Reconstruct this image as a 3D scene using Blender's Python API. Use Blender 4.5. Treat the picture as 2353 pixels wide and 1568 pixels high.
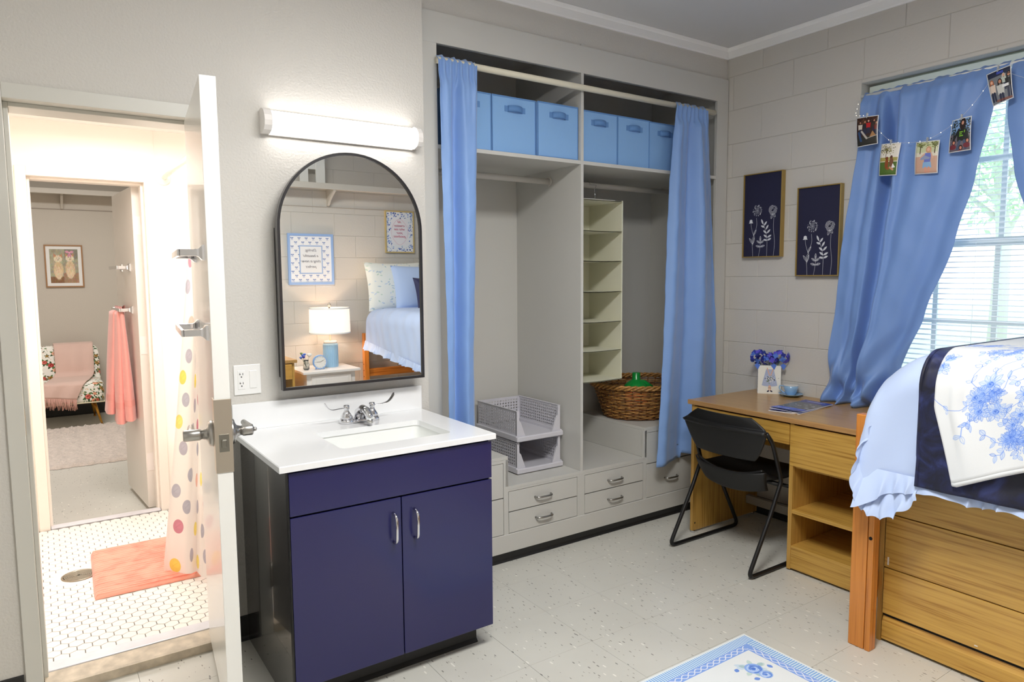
import bpy, bmesh, math, random
import numpy as np
from mathutils import Vector, Matrix
random.seed(7); np.random.seed(7)
PI = math.pi
S = bpy.context.scene
for o in list(bpy.data.objects): bpy.data.objects.remove(o)
COL = S.collection

# ------------------------------------------------------------------ camera
cam_d = bpy.data.cameras.new('camera'); cam = bpy.data.objects.new('camera', cam_d); COL.objects.link(cam)
F = 1593.077; cam_d.sensor_width = 36; cam_d.lens = F / 2353 * 36; cam_d.clip_start = .02; cam_d.clip_end = 200
yaw, pit, rol = math.radians(-34.3195), math.radians(-5.3076), math.radians(-.4114)
fw = Vector((math.sin(-yaw) * math.cos(pit), math.cos(yaw) * math.cos(pit), math.sin(pit)))
rt = Vector((math.cos(yaw), math.sin(yaw), 0)); up = rt.cross(fw)
r2 = rt * math.cos(rol) + up * math.sin(rol); u2 = up * math.cos(rol) - rt * math.sin(rol)
m = Matrix.Identity(4)
for i in range(3): m[i][0], m[i][1], m[i][2] = r2[i], u2[i], -fw[i]
m.translation = Vector((-3.5907, -2.8703, 1.4560))
cam.matrix_world = m; S.camera = cam

# ------------------------------------------------------------------ world, exposure
S.view_settings.view_transform = 'Standard'; S.view_settings.look = 'None'
S.view_settings.gamma = 1; S.view_settings.use_curve_mapping = False
S.view_settings.exposure = 0.0
try:
    S.cycles.use_denoising = True; S.cycles.max_bounces = 10; S.cycles.diffuse_bounces = 6
    S.cycles.sample_clamp_indirect = 6; S.cycles.caustics_reflective = False; S.cycles.caustics_refractive = False
except Exception: pass
W = bpy.data.worlds.new('sky'); S.world = W; W.use_nodes = True
nt = W.node_tree; nt.nodes.clear()
wo = nt.nodes.new('ShaderNodeOutputWorld'); bg = nt.nodes.new('ShaderNodeBackground')
tc = nt.nodes.new('ShaderNodeTexCoord'); sp = nt.nodes.new('ShaderNodeSeparateXYZ'); cr = nt.nodes.new('ShaderNodeValToRGB')
cr.color_ramp.elements[0].position = 0.0; cr.color_ramp.elements[0].color = (.92, .97, 1, 1)
cr.color_ramp.elements[1].position = .8; cr.color_ramp.elements[1].color = (.62, .80, 1, 1)
nt.links.new(tc.outputs['Generated'], sp.inputs[0]); nt.links.new(sp.outputs[2], cr.inputs[0])
nt.links.new(cr.outputs[0], bg.inputs[0]); bg.inputs[1].default_value = 2.5
nt.links.new(bg.outputs[0], wo.inputs[0])

def area(name, loc, rot, sx, sy, power, color):
    d = bpy.data.lights.new(name, 'AREA'); d.shape = 'RECTANGLE'; d.size = sx; d.size_y = sy
    d.energy = power; d.color = color
    o = bpy.data.objects.new(name, d); o.location = loc; o.rotation_euler = rot; COL.objects.link(o)
    return o
# ceiling fixtures of the three rooms (lit panels under which the light sits)
area('bedroom_ceiling_lamp', (-2.45, -1.9, 2.755), (0, 0, 0), 1.15, .5, 72, (1, .985, .955))
area('bathroom_ceiling_lamp', (-3.15, .85, 2.265), (0, 0, 0), .55, .55, 31, (1, .965, .94))
area('neighbour_ceiling_lamp', (-3.4, 3.9, 2.755), (0, 0, 0), 1.0, .4, 48, (1, .965, .92))

# ------------------------------------------------------------------ helpers
def lin(c):
    return tuple(((x / 255) / 12.92 if x / 255 <= .04045 else ((x / 255 + .055) / 1.055) ** 2.4) for x in c)
MATS = {}
class N:
    def __init__(s, name):
        s.m = bpy.data.materials.new(name); s.m.use_nodes = True; s.t = s.m.node_tree
        s.b = s.t.nodes['Principled BSDF']
    def n(s, t, **k):
        x = s.t.nodes.new(t)
        for a, v in k.items(): setattr(x, a, v)
        return x
    def l(s, a, b): s.t.links.new(a, b)
    def ramp(s, fac, stops):
        r = s.n('ShaderNodeValToRGB'); e = r.color_ramp.elements
        e[0].position, e[0].color = stops[0][0], (*stops[0][1], 1)
        e[1].position, e[1].color = stops[-1][0], (*stops[-1][1], 1)
        for p, c in stops[1:-1]:
            q = e.new(p); q.color = (*c, 1)
        s.l(fac, r.inputs[0]); return r.outputs[0]
    def coords(s, scale=(1, 1, 1), rot=(0, 0, 0), kind='Object'):
        c = s.n('ShaderNodeTexCoord'); mp = s.n('ShaderNodeMapping')
        mp.inputs['Scale'].default_value = scale; mp.inputs['Rotation'].default_value = rot
        if kind == 'World':
            g = s.n('ShaderNodeNewGeometry'); s.l(g.outputs['Position'], mp.inputs[0])
        else: s.l(c.outputs[kind], mp.inputs[0])
        return mp.outputs[0]
    def noise(s, vec, scale, detail=2, rough=.5, dist=0):
        x = s.n('ShaderNodeTexNoise'); x.inputs['Scale'].default_value = scale; x.inputs['Detail'].default_value = detail
        x.inputs['Roughness'].default_value = rough; x.inputs['Distortion'].default_value = dist
        s.l(vec, x.inputs['Vector']); return x.outputs['Fac']
    def bump(s, h, strength=.2, dist=.002):
        b = s.n('ShaderNodeBump'); b.inputs['Strength'].default_value = strength; b.inputs['Distance'].default_value = dist
        s.l(h, b.inputs['Height']); s.l(b.outputs[0], s.b.inputs['Normal'])
def mat(name, rgb, rough=.5, metal=0., bump=None, var=None, coat=0., emit=None, trans=0., sheen=0., spec=.5, sss=0):
    if name in MATS: return MATS[name]
    k = N(name); c = lin(rgb); k.b.inputs['Base Color'].default_value = (*c, 1)
    k.b.inputs['Roughness'].default_value = rough; k.b.inputs['Metallic'].default_value = metal
    k.b.inputs['Coat Weight'].default_value = coat; k.b.inputs['Specular IOR Level'].default_value = spec
    k.b.inputs['Transmission Weight'].default_value = trans; k.b.inputs['Sheen Weight'].default_value = sheen
    v = k.coords(kind='World')
    if var:
        f = k.noise(v, var[0], 3)
        k.l(k.ramp(f, [(.3, tuple(x * (1 - var[1]) for x in c)), (.7, tuple(min(1, x * (1 + var[1])) for x in c))]), k.b.inputs['Base Color'])
    if bump: k.bump(k.noise(v, bump[0], 3), bump[1], bump[2] if len(bump) > 2 else .002)
    if emit:
        k.b.inputs['Emission Color'].default_value = (*lin(emit[0]), 1); k.b.inputs['Emission Strength'].default_value = emit[1]
    MATS[name] = k.m; return k.m
def wood(name, dark, light, axis='y', rough=.38, scale=1.0, coat=.15):
    if name in MATS: return MATS[name]
    k = N(name); sc = {'x': (1.2, 14, 14), 'y': (14, 1.2, 14), 'z': (14, 14, 1.2)}[axis]
    v = k.coords(tuple(a * scale for a in sc), kind='World')
    v2 = k.coords(tuple(a * scale * (7 if a > 5 else 2.2) for a in sc), kind='World')
    f = k.noise(v, 1.0, 4, .55, 1.6); g = k.noise(v2, 1.0, 2, .6)
    wv = k.n('ShaderNodeMath', operation='SINE'); mu = k.n('ShaderNodeMath', operation='MULTIPLY'); mu.inputs[1].default_value = 15
    k.l(f, mu.inputs[0]); k.l(mu.outputs[0], wv.inputs[0])
    ad = k.n('ShaderNodeMath', operation='MULTIPLY_ADD'); ad.inputs[1].default_value = .035; k.l(wv.outputs[0], ad.inputs[0]); k.l(g, ad.inputs[2])
    L, D = lin(light), lin(dark)
    k.l(k.ramp(ad.outputs[0], [(.32, D), (.47, tuple((a * .7 + b * .3) for a, b in zip(L, D))), (.66, L)]), k.b.inputs['Base Color'])
    k.b.inputs['Roughness'].default_value = rough; k.b.inputs['Coat Weight'].default_value = coat
    k.bump(g, .12, .001); MATS[name] = k.m; return k.m
class Canvas:
    """small painter for printed surfaces (cloth prints, pictures)"""
    def __init__(s, w, h, bg):
        s.w, s.h = w, h; s.a = np.zeros((h, w, 3)); s.a[:] = np.array(bg) / 255.
    def _put(s, x0, x1, y0, y1, mask, c, al):
        m_ = (mask * al)[..., None]; s.a[y0:y1, x0:x1] = s.a[y0:y1, x0:x1] * (1 - m_) + np.array(c) / 255. * m_
    def _box(s, xa, xb, ya, yb):
        x0, x1 = max(0, int(xa) - 2), min(s.w, int(xb) + 3); y0, y1 = max(0, int(ya) - 2), min(s.h, int(yb) + 3)
        if x1 <= x0 or y1 <= y0: return None
        yy, xx = np.mgrid[y0:y1, x0:x1]; return x0, x1, y0, y1, xx + .5, yy + .5
    def ell(s, cx, cy, rx, ry, c, al=1., rot=0.):
        R = max(rx, ry); q = s._box(cx - R, cx + R, cy - R, cy + R)
        if not q: return
        x0, x1, y0, y1, xx, yy = q; dx, dy = xx - cx, yy - cy; ca, sa = math.cos(rot), math.sin(rot)
        u = (dx * ca + dy * sa) / max(rx, .3); v = (-dx * sa + dy * ca) / max(ry, .3)
        d = (1 - np.sqrt(u * u + v * v)) * min(rx, ry); s._put(x0, x1, y0, y1, np.clip(d + .5, 0, 1), c, al)
    def line(s, pts, wd, c, al=1.):
        for (ax, ay), (bx, by) in zip(pts[:-1], pts[1:]):
            q = s._box(min(ax, bx) - wd, max(ax, bx) + wd, min(ay, by) - wd, max(ay, by) + wd)
            if not q: continue
            x0, x1, y0, y1, xx, yy = q; L2 = (bx - ax) ** 2 + (by - ay) ** 2 + 1e-9
            t = np.clip(((xx - ax) * (bx - ax) + (yy - ay) * (by - ay)) / L2, 0, 1)
            d = np.hypot(xx - ax - t * (bx - ax), yy - ay - t * (by - ay)); s._put(x0, x1, y0, y1, np.clip(wd / 2 - d + .5, 0, 1), c, al)
    def poly(s, pts, c, al=1.):
        xs, ys = [p[0] for p in pts], [p[1] for p in pts]; q = s._box(min(xs), max(xs), min(ys), max(ys))
        if not q: return
        x0, x1, y0, y1, xx, yy = q; ins = np.zeros(xx.shape, bool); n = len(pts)
        for i in range(n):
            xa, ya = pts[i]; xb, yb = pts[i - 1]
            if ya == yb: continue
            cond = ((ya > yy) != (yb > yy)) & (xx < (xb - xa) * (yy - ya) / (yb - ya) + xa); ins ^= cond
        s._put(x0, x1, y0, y1, ins.astype(float), c, al)
    def rect(s, x0, y0, x1, y1, c, al=1.): s.poly([(x0, y0), (x1, y0), (x1, y1), (x0, y1)], c, al)
    def leaf(s, x, y, L, wd, ang, c, al=1., line=None):
        p = []
        for i in range(13):
            t = i / 12; p.append((t * L, math.sin(PI * t) ** .8 * wd))
        for i in range(12, -1, -1):
            t = i / 12; p.append((t * L, -math.sin(PI * t) ** .8 * wd))
        ca, sa = math.cos(ang), math.sin(ang); P = [(x + a * ca - b * sa, y + a * sa + b * ca) for a, b in p]
        if c: s.poly(P, c, al)
        if line: s.line(P, line[0], line[1], al); s.line([P[0], P[12]], line[0], line[1], al)
    def rose(s, x, y, r, cols, al=1.):
        s.ell(x, y, r, r * .92, cols[0], al)
        for i in range(7):
            a = i * 2.4; rr = r * (1 - i / 8.5)
            s.line([(x + math.cos(a + t) * rr * .8, y + math.sin(a + t) * rr * .72) for t in np.linspace(0, 2.4, 9)], max(1, r * .13), cols[1 + i % 2], al)
        s.ell(x, y, r * .2, r * .2, cols[1], al)
    def grain(s, amp):
        s.a = np.clip(s.a + (np.random.rand(s.h, s.w, 1) - .5) * amp, 0, 1)
    def material(s, name, rough=.6, sheen=0., trans=None, bump=None, uvscale=None):
        im = bpy.data.images.new(name, s.w, s.h); buf = np.ones((s.h, s.w, 4), np.float32); buf[..., :3] = s.a[::-1]
        im.pixels.foreach_set(buf.ravel()); im.update(); im.pack()
        k = N(name); t = k.n('ShaderNodeTexImage'); t.image = im; t.extension = 'REPEAT'
        c = k.n('ShaderNodeTexCoord')
        if uvscale:
            mp = k.n('ShaderNodeMapping'); mp.inputs['Scale'].default_value = (*uvscale, 1); k.l(c.outputs['UV'], mp.inputs[0]); k.l(mp.outputs[0], t.inputs[0])
        else: k.l(c.outputs['UV'], t.inputs[0])
        k.l(t.outputs[0], k.b.inputs['Base Color']); k.b.inputs['Roughness'].default_value = rough; k.b.inputs['Sheen Weight'].default_value = sheen
        k.b.inputs['Specular IOR Level'].default_value = .35
        if bump: k.bump(k.noise(k.coords(kind='World'), bump[0], 3), bump[1], bump[2])
        if trans:
            tr = k.n('ShaderNodeBsdfTranslucent'); mx = k.n('ShaderNodeMixShader'); mx.inputs[0].default_value = trans
            k.l(t.outputs[0], tr.inputs[0]); k.l(k.b.outputs[0], mx.inputs[1]); k.l(tr.outputs[0], mx.inputs[2])
            k.l(mx.outputs[0], k.t.nodes['Material Output'].inputs[0])
        MATS[name] = k.m; return k.m

class MB:
    def __init__(s): s.v = []; s.f = []; s.uv = {}; s.sm = []
    def add(s, vs, fs, smooth=False, uvs=None):
        o = len(s.v); s.v += [tuple(v) for v in vs]
        for i, f in enumerate(fs):
            s.f.append(tuple(o + j for j in f)); s.sm.append(smooth)
            if uvs: s.uv[len(s.f) - 1] = [uvs[j] for j in f]
        return s
    def box(s, x0, x1, y0, y1, z0, z1, b=0.):
        x0, x1 = min(x0, x1), max(x0, x1); y0, y1 = min(y0, y1), max(y0, y1); z0, z1 = min(z0, z1), max(z0, z1)
        b = min(b, (x1 - x0) * .45, (y1 - y0) * .45, (z1 - z0) * .45)
        if b <= 0:
            return s.add([(x0, y0, z0), (x1, y0, z0), (x1, y1, z0), (x0, y1, z0), (x0, y0, z1), (x1, y0, z1), (x1, y1, z1), (x0, y1, z1)],
                  [(0, 3, 2, 1), (4, 5, 6, 7), (0, 1, 5, 4), (1, 2, 6, 5), (2, 3, 7, 6), (3, 0, 4, 7)])
        bm = bmesh.new(); bmesh.ops.create_cube(bm, size=1)
        for v in bm.verts: v.co = Vector(((x0 + x1) / 2 + v.co.x * (x1 - x0), (y0 + y1) / 2 + v.co.y * (y1 - y0), (z0 + z1) / 2 + v.co.z * (z1 - z0)))
        bmesh.ops.bevel(bm, geom=bm.edges[:], offset=b, segments=2, profile=.5, affect='EDGES')
        bm.verts.index_update(); s.add([v.co[:] for v in bm.verts], [[v.index for v in f.verts] for f in bm.faces]); bm.free(); return s
    def tube(s, pts, r, n=10, closed=False, caps=True, flat=1.0):
        P = [Vector(p) for p in pts]; L = len(P); rr = r if hasattr(r, '__len__') else [r] * L; vs = []; ref = None
        for i in range(L):
            if closed: t = (P[(i + 1) % L] - P[i - 1]).normalized()
            else: t = (P[min(i + 1, L - 1)] - P[max(i - 1, 0)]).normalized()
            if ref is None: ref = Vector((0, 0, 1)) if abs(t.z) < .9 else Vector((1, 0, 0))
            a = t.cross(ref); a = a.normalized() if a.length > 1e-6 else t.orthogonal().normalized(); b = t.cross(a).normalized(); ref = -b if False else a.cross(t)
            for j in range(n):
                an = 2 * PI * j / n; vs.append(P[i] + a * math.cos(an) * rr[i] + b * math.sin(an) * rr[i] * flat)
        fs = []
        for i in range(L if closed else L - 1):
            for j in range(n):
                k = (i + 1) % L; fs.append((i * n + j, i * n + (j + 1) % n, k * n + (j + 1) % n, k * n + j))
        if caps and not closed: fs += [tuple(range(n))[::-1], tuple((L - 1) * n + j for j in range(n))]
        return s.add(vs, fs, True)
    def cyl(s, p0, p1, r, n=16, r1=None): return s.tube([p0, p1], [r, r if r1 is None else r1], n)
    def lathe(s, prof, c=(0, 0, 0), n=32, axis='z', sx=1., sy=1., caps=True):
        vs = []; L = len(prof)
        for r, h in prof:
            for j in range(n):
                a = 2 * PI * j / n; x, y = r * math.cos(a) * sx, r * math.sin(a) * sy
                p = {'z': (x, y, h), 'y': (x, h, y), 'x': (h, x, y)}[axis]; vs.append((c[0] + p[0], c[1] + p[1], c[2] + p[2]))
        fs = [(i * n + j, i * n + (j + 1) % n, (i + 1) * n + (j + 1) % n, (i + 1) * n + j) for i in range(L - 1) for j in range(n)]
        if caps and prof[0][0] > 1e-5: fs.append(tuple(range(n))[::-1])
        if caps and prof[-1][0] > 1e-5: fs.append(tuple((L - 1) * n + j for j in range(n)))
        k0 = len(s.f); s.add(vs, fs, True)
        for i in range(L - 1):
            if abs(prof[i][1] - prof[i + 1][1]) < 1e-6:
                for j in range(n): s.sm[k0 + i * n + j] = False
        for k in range(k0 + (L - 1) * n, len(s.f)): s.sm[k] = False
        return s
    def prism(s, poly, axis, a, b):
        n = len(poly); mk = {'x': lambda p, t: (t, p[0], p[1]), 'y': lambda p, t: (p[0], t, p[1]), 'z': lambda p, t: (p[0], p[1], t)}[axis]
        return s.add([mk(p, a) for p in poly] + [mk(p, b) for p in poly], [tuple(range(n))[::-1], tuple(range(n, 2 * n))] + [(i, (i + 1) % n, n + (i + 1) % n, n + i) for i in range(n)])
    def grid(s, fn, nu, nv, smooth=True, wrap=False):
        vs = []; uv = []
        for j in range(nv + 1):
            for i in range(nu + 1):
                u, v = i / nu, j / nv; vs.append(fn(u, v)); uv.append((u, v))
        w = nu + 1
        return s.add(vs, [(j * w + i, j * w + i + 1, (j + 1) * w + i + 1, (j + 1) * w + i) for j in range(nv) for i in range(nu)], smooth, uv)
    def sheet(s, p, ex, ey, th=.001):
        """flat printed sheet with thickness: corner p, edge vectors ex, ey; UV 0..1"""
        p, ex, ey = Vector(p), Vector(ex), Vector(ey); n_ = ex.cross(ey).normalized() * th
        a = [p, p + ex, p + ex + ey, p + ey]; b = [q - n_ for q in a]; uv = [(0, 0), (1, 0), (1, 1), (0, 1)] * 2
        return s.add(a + b, [(0, 1, 2, 3), (7, 6, 5, 4), (0, 4, 5, 1), (1, 5, 6, 2), (2, 6, 7, 3), (3, 7, 4, 0)], False, uv)
def wloc(p):
    v = Vector((0, 0, 0))
    while p: v += p.location; p = p.parent
    return v
def mesh(name, mb, mt, off=(0, 0, 0)):
    me = bpy.data.meshes.new(name); off = Vector(off)
    me.from_pydata([Vector(v) - off for v in mb.v], [], mb.f)
    for p, s_ in zip(me.polygons, mb.sm): p.use_smooth = s_
    if mb.uv:
        ul = me.uv_layers.new(name='UVMap')
        for pi, uv in mb.uv.items():
            for li, c in zip(me.polygons[pi].loop_indices, uv): ul.data[li].uv = c
    if mt: me.materials.append(mt)
    bm = bmesh.new(); bm.from_mesh(me); bmesh.ops.recalc_face_normals(bm, faces=bm.faces)
    bm.to_mesh(me); bm.free(); me.update(); return me
def obj(name, mb, mt, parent=None, kind=None, label=None):
    a = np.array(mb.v); off = Vector(((a[:, 0].min() + a[:, 0].max()) / 2, (a[:, 1].min() + a[:, 1].max()) / 2, a[:, 2].min()))
    o = bpy.data.objects.new(name, mesh(name, mb, mt, off)); COL.objects.link(o)
    o.location = off - wloc(parent); o.parent = parent
    if kind: o['kind'] = kind
    if label: o['label'] = label
    return o
def tag(o, label, cat, group=None, kind=None):
    o['label'] = label; o['category'] = cat
    if group: o['group'] = group
    if kind: o['kind'] = kind
    return o
def thing(name, label, cat, loc, group=None):
    o = bpy.data.objects.new(name, None); COL.objects.link(o); o.location = loc; o.empty_display_size = .05
    return tag(o, label, cat, group)
def structure(name, mb, mt, label=None):
    o = obj(name, mb, mt) if mb else bpy.data.objects.new(name, None)
    if not mb: COL.objects.link(o)
    o['kind'] = 'structure'
    if label: o['label'] = label
    return o
def copy_tree(o, parent=None):
    c = o.copy(); COL.objects.link(c); c.parent = parent
    for ch in list(o.children): copy_tree(ch, c)
    return c
def kids(mesh_data, name, places, parent):
    base = wloc(parent)
    for p in places:
        o = bpy.data.objects.new(name, mesh_data); COL.objects.link(o); o.parent = parent; o.location = Vector(p) - base
B = lambda *a, **k: MB().box(*a, **k)
def arc(cx, cy, r, a0, a1, n): return [(cx + r * math.cos(a0 + (a1 - a0) * i / n), cy + r * math.sin(a0 + (a1 - a0) * i / n)) for i in range(n + 1)]
def bend(pts, r=.03, n=5):
    """round the corners of a 3-D polyline"""
    P = [Vector(p) for p in pts]; out = [P[0]]
    for i in range(1, len(P) - 1):
        a = (P[i - 1] - P[i]); b = (P[i + 1] - P[i]); q = min(r, a.length * .45, b.length * .45); A = P[i] + a.normalized() * q; Bq = P[i] + b.normalized() * q
        for k in range(n + 1):
            t = k / n; out.append(A * (1 - t) ** 2 + P[i] * 2 * t * (1 - t) + Bq * t * t)
    out.append(P[-1]); return out
def text(name, body, mt, parent, origin, ex, ey, size, align='CENTER', ext=.0004):
    c = bpy.data.curves.new(name, 'FONT'); c.body = body; c.size = size; c.align_x = align; c.extrude = ext; c.shear = .35
    to = bpy.data.objects.new('t', c); COL.objects.link(to); dg_ = bpy.context.evaluated_depsgraph_get(); me = bpy.data.meshes.new_from_object(to.evaluated_get(dg_)); bpy.data.objects.remove(to)
    me.materials.clear(); me.materials.append(mt); o = bpy.data.objects.new(name, me); COL.objects.link(o)
    ex = Vector(ex).normalized(); ey = Vector(ey).normalized(); ez = ex.cross(ey); M_ = Matrix.Identity(4)
    for i in range(3): M_[i][0], M_[i][1], M_[i][2] = ex[i], ey[i], ez[i]
    M_.translation = Vector(origin) - wloc(parent); o.parent = parent; o.matrix_local = M_
    return o

# ------------------------------------------------------------------ materials
WALL = mat('wall_paint', (206, 203, 197), .62, bump=(110, .45, .005))
BLOCK = mat('painted_block', (205, 201, 194), .6, bump=(70, .3, .003))
MORTAR = mat('painted_mortar', (199, 195, 188), .75)
CASE = mat('casework_paint', (202, 201, 196), .45, bump=(60, .08, .001))
CEIL = mat('ceiling_paint', (214, 214, 214), .7, bump=(60, .1, .001))
CROWN = mat('crown_paint', (250, 250, 249), .5)
BLACK = mat('black_rubber', (26, 26, 26), .45)
GAP = mat('dark_gap', (12, 12, 12), .9)
WHITE = mat('white_gloss_paint', (240, 240, 236), .28, coat=.3)
FRAMEW = mat('door_frame_paint', (206, 205, 198), .35, bump=(30, .06, .001))
BATHW = mat('bathroom_white_paint', (250, 243, 234), .4)
CHROME = mat('chrome', (225, 225, 228), .08, 1.)
NICKEL = mat('brushed_nickel', (178, 176, 172), .3, 1.)
STEEL = mat('satin_steel', (214, 204, 190), .3, 1.)
OAK = wood('oak_laminate', (160, 116, 46), (202, 160, 78), 'y')
OAKZ = wood('oak_laminate_upright', (156, 114, 46), (196, 154, 78), 'z')
OAKTOP = wood('oak_desk_top', (164, 122, 68), (184, 144, 88), 'y', .3)
PINE = wood('orange_pine', (172, 100, 36), (208, 134, 58), 'z', .35)
PINEY = wood('orange_pine_rail', (170, 98, 36), (206, 132, 58), 'y', .35)
BLUE = mat('blue_curtain_cloth', (124, 160, 216), .55, sheen=.25, bump=(420, .12, .0006))
BOXB = mat('blue_box_cloth', (134, 178, 228), .8, bump=(500, .2, .0006))
NAVY = mat('navy_laminate', (33, 33, 84), .26, coat=.15)
DARKSIDE = mat('dark_end_panel', (34, 29, 29), .16, coat=.5)
QUARTZ = mat('white_quartz', (240, 241, 242), .18, coat=.3)
BLKPL = mat('black_plastic', (15, 15, 16), .5, bump=(300, .08, .0005))
BLKMT = mat('black_metal', (20, 20, 21), .4, spec=.4)
GREYPL = mat('grey_plastic', (206, 205, 212), .4)

# ------------------------------------------------------------------ floor of the bedroom (vinyl tiles)
def vinyl():
    k = N('vinyl_tile'); v = k.coords(kind='World'); base = lin((208, 207, 199))
    f = k.noise(v, 3.0, 3); c0 = k.ramp(f, [(.3, tuple(x * .93 for x in base)), (.7, base)])
    def fleck(scale, rot, sc, thr, col, prev, seed):
        mp = k.n('ShaderNodeMapping'); mp.inputs['Scale'].default_value = sc; mp.inputs['Rotation'].default_value = (0, 0, rot); mp.inputs['Location'].default_value = (seed, seed * 2, 0)
        k.l(v, mp.inputs[0]); vo = k.n('ShaderNodeTexVoronoi'); vo.inputs['Scale'].default_value = scale; k.l(mp.outputs[0], vo.inputs['Vector'])
        lt = k.n('ShaderNodeMath', operation='LESS_THAN'); lt.inputs[1].default_value = thr; k.l(vo.outputs['Distance'], lt.inputs[0])
        s_ = k.n('ShaderNodeSeparateColor'); k.l(vo.outputs['Color'], s_.inputs[0]); g = k.n('ShaderNodeMath', operation='GREATER_THAN'); g.inputs[1].default_value = .80; k.l(s_.outputs[0], g.inputs[0])
        mu = k.n('ShaderNodeMath', operation='MULTIPLY'); k.l(lt.outputs[0], mu.inputs[0]); k.l(g.outputs[0], mu.inputs[1])
        mu2 = k.n('ShaderNodeMath', operation='MULTIPLY'); k.l(mu.outputs[0], mu2.inputs[0]); mu2.inputs[1].default_value = .8
        mx = k.n('ShaderNodeMix', data_type='RGBA'); k.l(mu2.outputs[0], mx.inputs[0]); k.l(prev, mx.inputs[6]); mx.inputs[7].default_value = (*lin(col), 1); return mx.outputs[2]
    c = fleck(62, .5, (1, .36, 1), .17, (104, 104, 100), c0, 1.3)
    c = fleck(70, 2.0, (1, .32, 1), .16, (116, 110, 102), c, 4.1)
    c = fleck(95, 1.2, (1, .4, 1), .18, (150, 146, 138), c, 7.7)
    c = fleck(52, 2.7, (1, .35, 1), .18, (240, 238, 230), c, 2.9)
    k.l(c, k.b.inputs['Base Color']); k.b.inputs['Roughness'].default_value = .32; k.bump(k.noise(v, 35, 2), .05, .001)
    return k.m
VINYL = vinyl()
floor = structure('floor', B(-4.3, 0, -3.74, .02, -.06, -.004), mat('floor_joint', (128, 122, 108), .8))
tile_me = {}
def lines(a, b, o, p):
    n0 = math.ceil((a - o) / p - 1e-6); L = [a]
    while o + n0 * p < b - 1e-6:
        if o + n0 * p > a + .004: L.append(o + n0 * p)
        n0 += 1
    L.append(b); return L
def chamfer_tile(w, h, t, c):
    """tile centred on the origin, top at z=0"""
    mb = MB(); a, b_ = w / 2, h / 2
    mb.add([(-a, -b_, -t), (a, -b_, -t), (a, b_, -t), (-a, b_, -t), (-a, -b_, -c), (a, -b_, -c), (a, b_, -c), (-a, b_, -c),
            (-a + c, -b_ + c, 0), (a - c, -b_ + c, 0), (a - c, b_ - c, 0), (-a + c, b_ - c, 0)],
           [(0, 1, 5, 4), (1, 2, 6, 5), (2, 3, 7, 6), (3, 0, 4, 7), (4, 5, 9, 8), (5, 6, 10, 9), (6, 7, 11, 10), (7, 4, 8, 11), (8, 9, 10, 11)]); return mb
X = lines(-4.3, 0, -.926, .3048); Y = lines(-3.74, 0, -.246, .3048)
for i in range(len(X) - 1):
    for j in range(len(Y) - 1):
        w, h = round(X[i + 1] - X[i], 4), round(Y[j + 1] - Y[j], 4)
        if (w, h) not in tile_me: tile_me[(w, h)] = mesh('tile', chamfer_tile(w - .0009, h - .0009, .004, .0004), VINYL)
        kids(tile_me[(w, h)], 'tile', [((X[i] + X[i + 1]) / 2, (Y[j] + Y[j + 1]) / 2, random.uniform(-.00015, 0))], floor)

# ------------------------------------------------------------------ block walls
def block_face(w, h, axis, sgn):
    """front of a wall block, centred; axis = wall normal axis, sgn = direction the face looks"""
    a, b_, c, t = w / 2, h / 2, .0022, .0022
    P = [(-a, -b_, t), (a, -b_, t), (a, b_, t), (-a, b_, t), (-a + c, -b_ + c, 0), (a - c, -b_ + c, 0), (a - c, b_ - c, 0), (-a + c, b_ - c, 0)]
    q = []
    for x, y, d in P: q.append((-sgn * d, x, y) if axis == 'x' else (x, -sgn * d, y))
    return MB().add(q, [(0, 1, 5, 4), (1, 2, 6, 5), (2, 3, 7, 6), (3, 0, 4, 7), (4, 5, 6, 7), (0, 3, 2, 1)])
def cut(r, h):
    a0, a1, z0, z1 = r; b0, b1, y0, y1 = h
    if a1 <= b0 or a0 >= b1 or z1 <= y0 or z0 >= y1: return [r]
    out = []
    if a0 < b0: out.append((a0, b0, z0, z1))
    if a1 > b1: out.append((b1, a1, z0, z1))
    m0, m1 = max(a0, b0), min(a1, b1)
    if z0 < y0: out.append((m0, m1, z0, y0))
    if z1 > y1: out.append((m0, m1, y1, z1))
    return out
def blocks(parent, axis, sgn, pos, a0, a1, z0, z1, off, hole=None):
    cache = {}; zc = .023 - .2032; k = -1
    while zc < z1:
        lo, hi = max(zc, z0), min(zc + .2032, z1)
        if hi - lo > .02:
            L = lines(a0, a1, off + (.2032 if k % 2 == 0 else 0), .4064)
            for i in range(len(L) - 1):
                rs = [(L[i], L[i + 1], lo, hi)]
                if hole: rs = cut(rs[0], hole)
                for r in rs:
                    w, h = round(r[1] - r[0], 3), round(r[3] - r[2], 3)
                    if w < .015 or h < .015: continue
                    if (w, h) not in cache: cache[(w, h)] = mesh('block', block_face(w - .0018, h - .0018, axis, sgn), BLOCK)
                    c = ((r[0] + r[1]) / 2, (r[2] + r[3]) / 2); d = random.uniform(-.0004, .0004)
                    kids(cache[(w, h)], 'block', [(pos + d, c[0], c[1]) if axis == 'x' else (c[0], pos + d, c[1])], parent)
        zc += .2032; k += 1
WY0, WY1, WZ0, WZ1 = -2.16, -.84, .79, 2.441
CZ = 2.835
wr = MB().box(.003, .2, -3.9, WY0, 0, CZ).box(.003, .2, WY1, .2, 0, CZ).box(.003, .2, WY0, WY1, 0, WZ0).box(.003, .2, WY0, WY1, WZ1, CZ)
wall_right = structure('wall_right', wr, MORTAR)
blocks(wall_right, 'x', -1, 0, -3.74, 0, 0, CZ, -.646, (WY0, WY1, WZ0, WZ1))
wall_back = structure('wall_back', B(-4.4, .2, -3.9, -3.743, 0, CZ), MORTAR)
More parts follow.
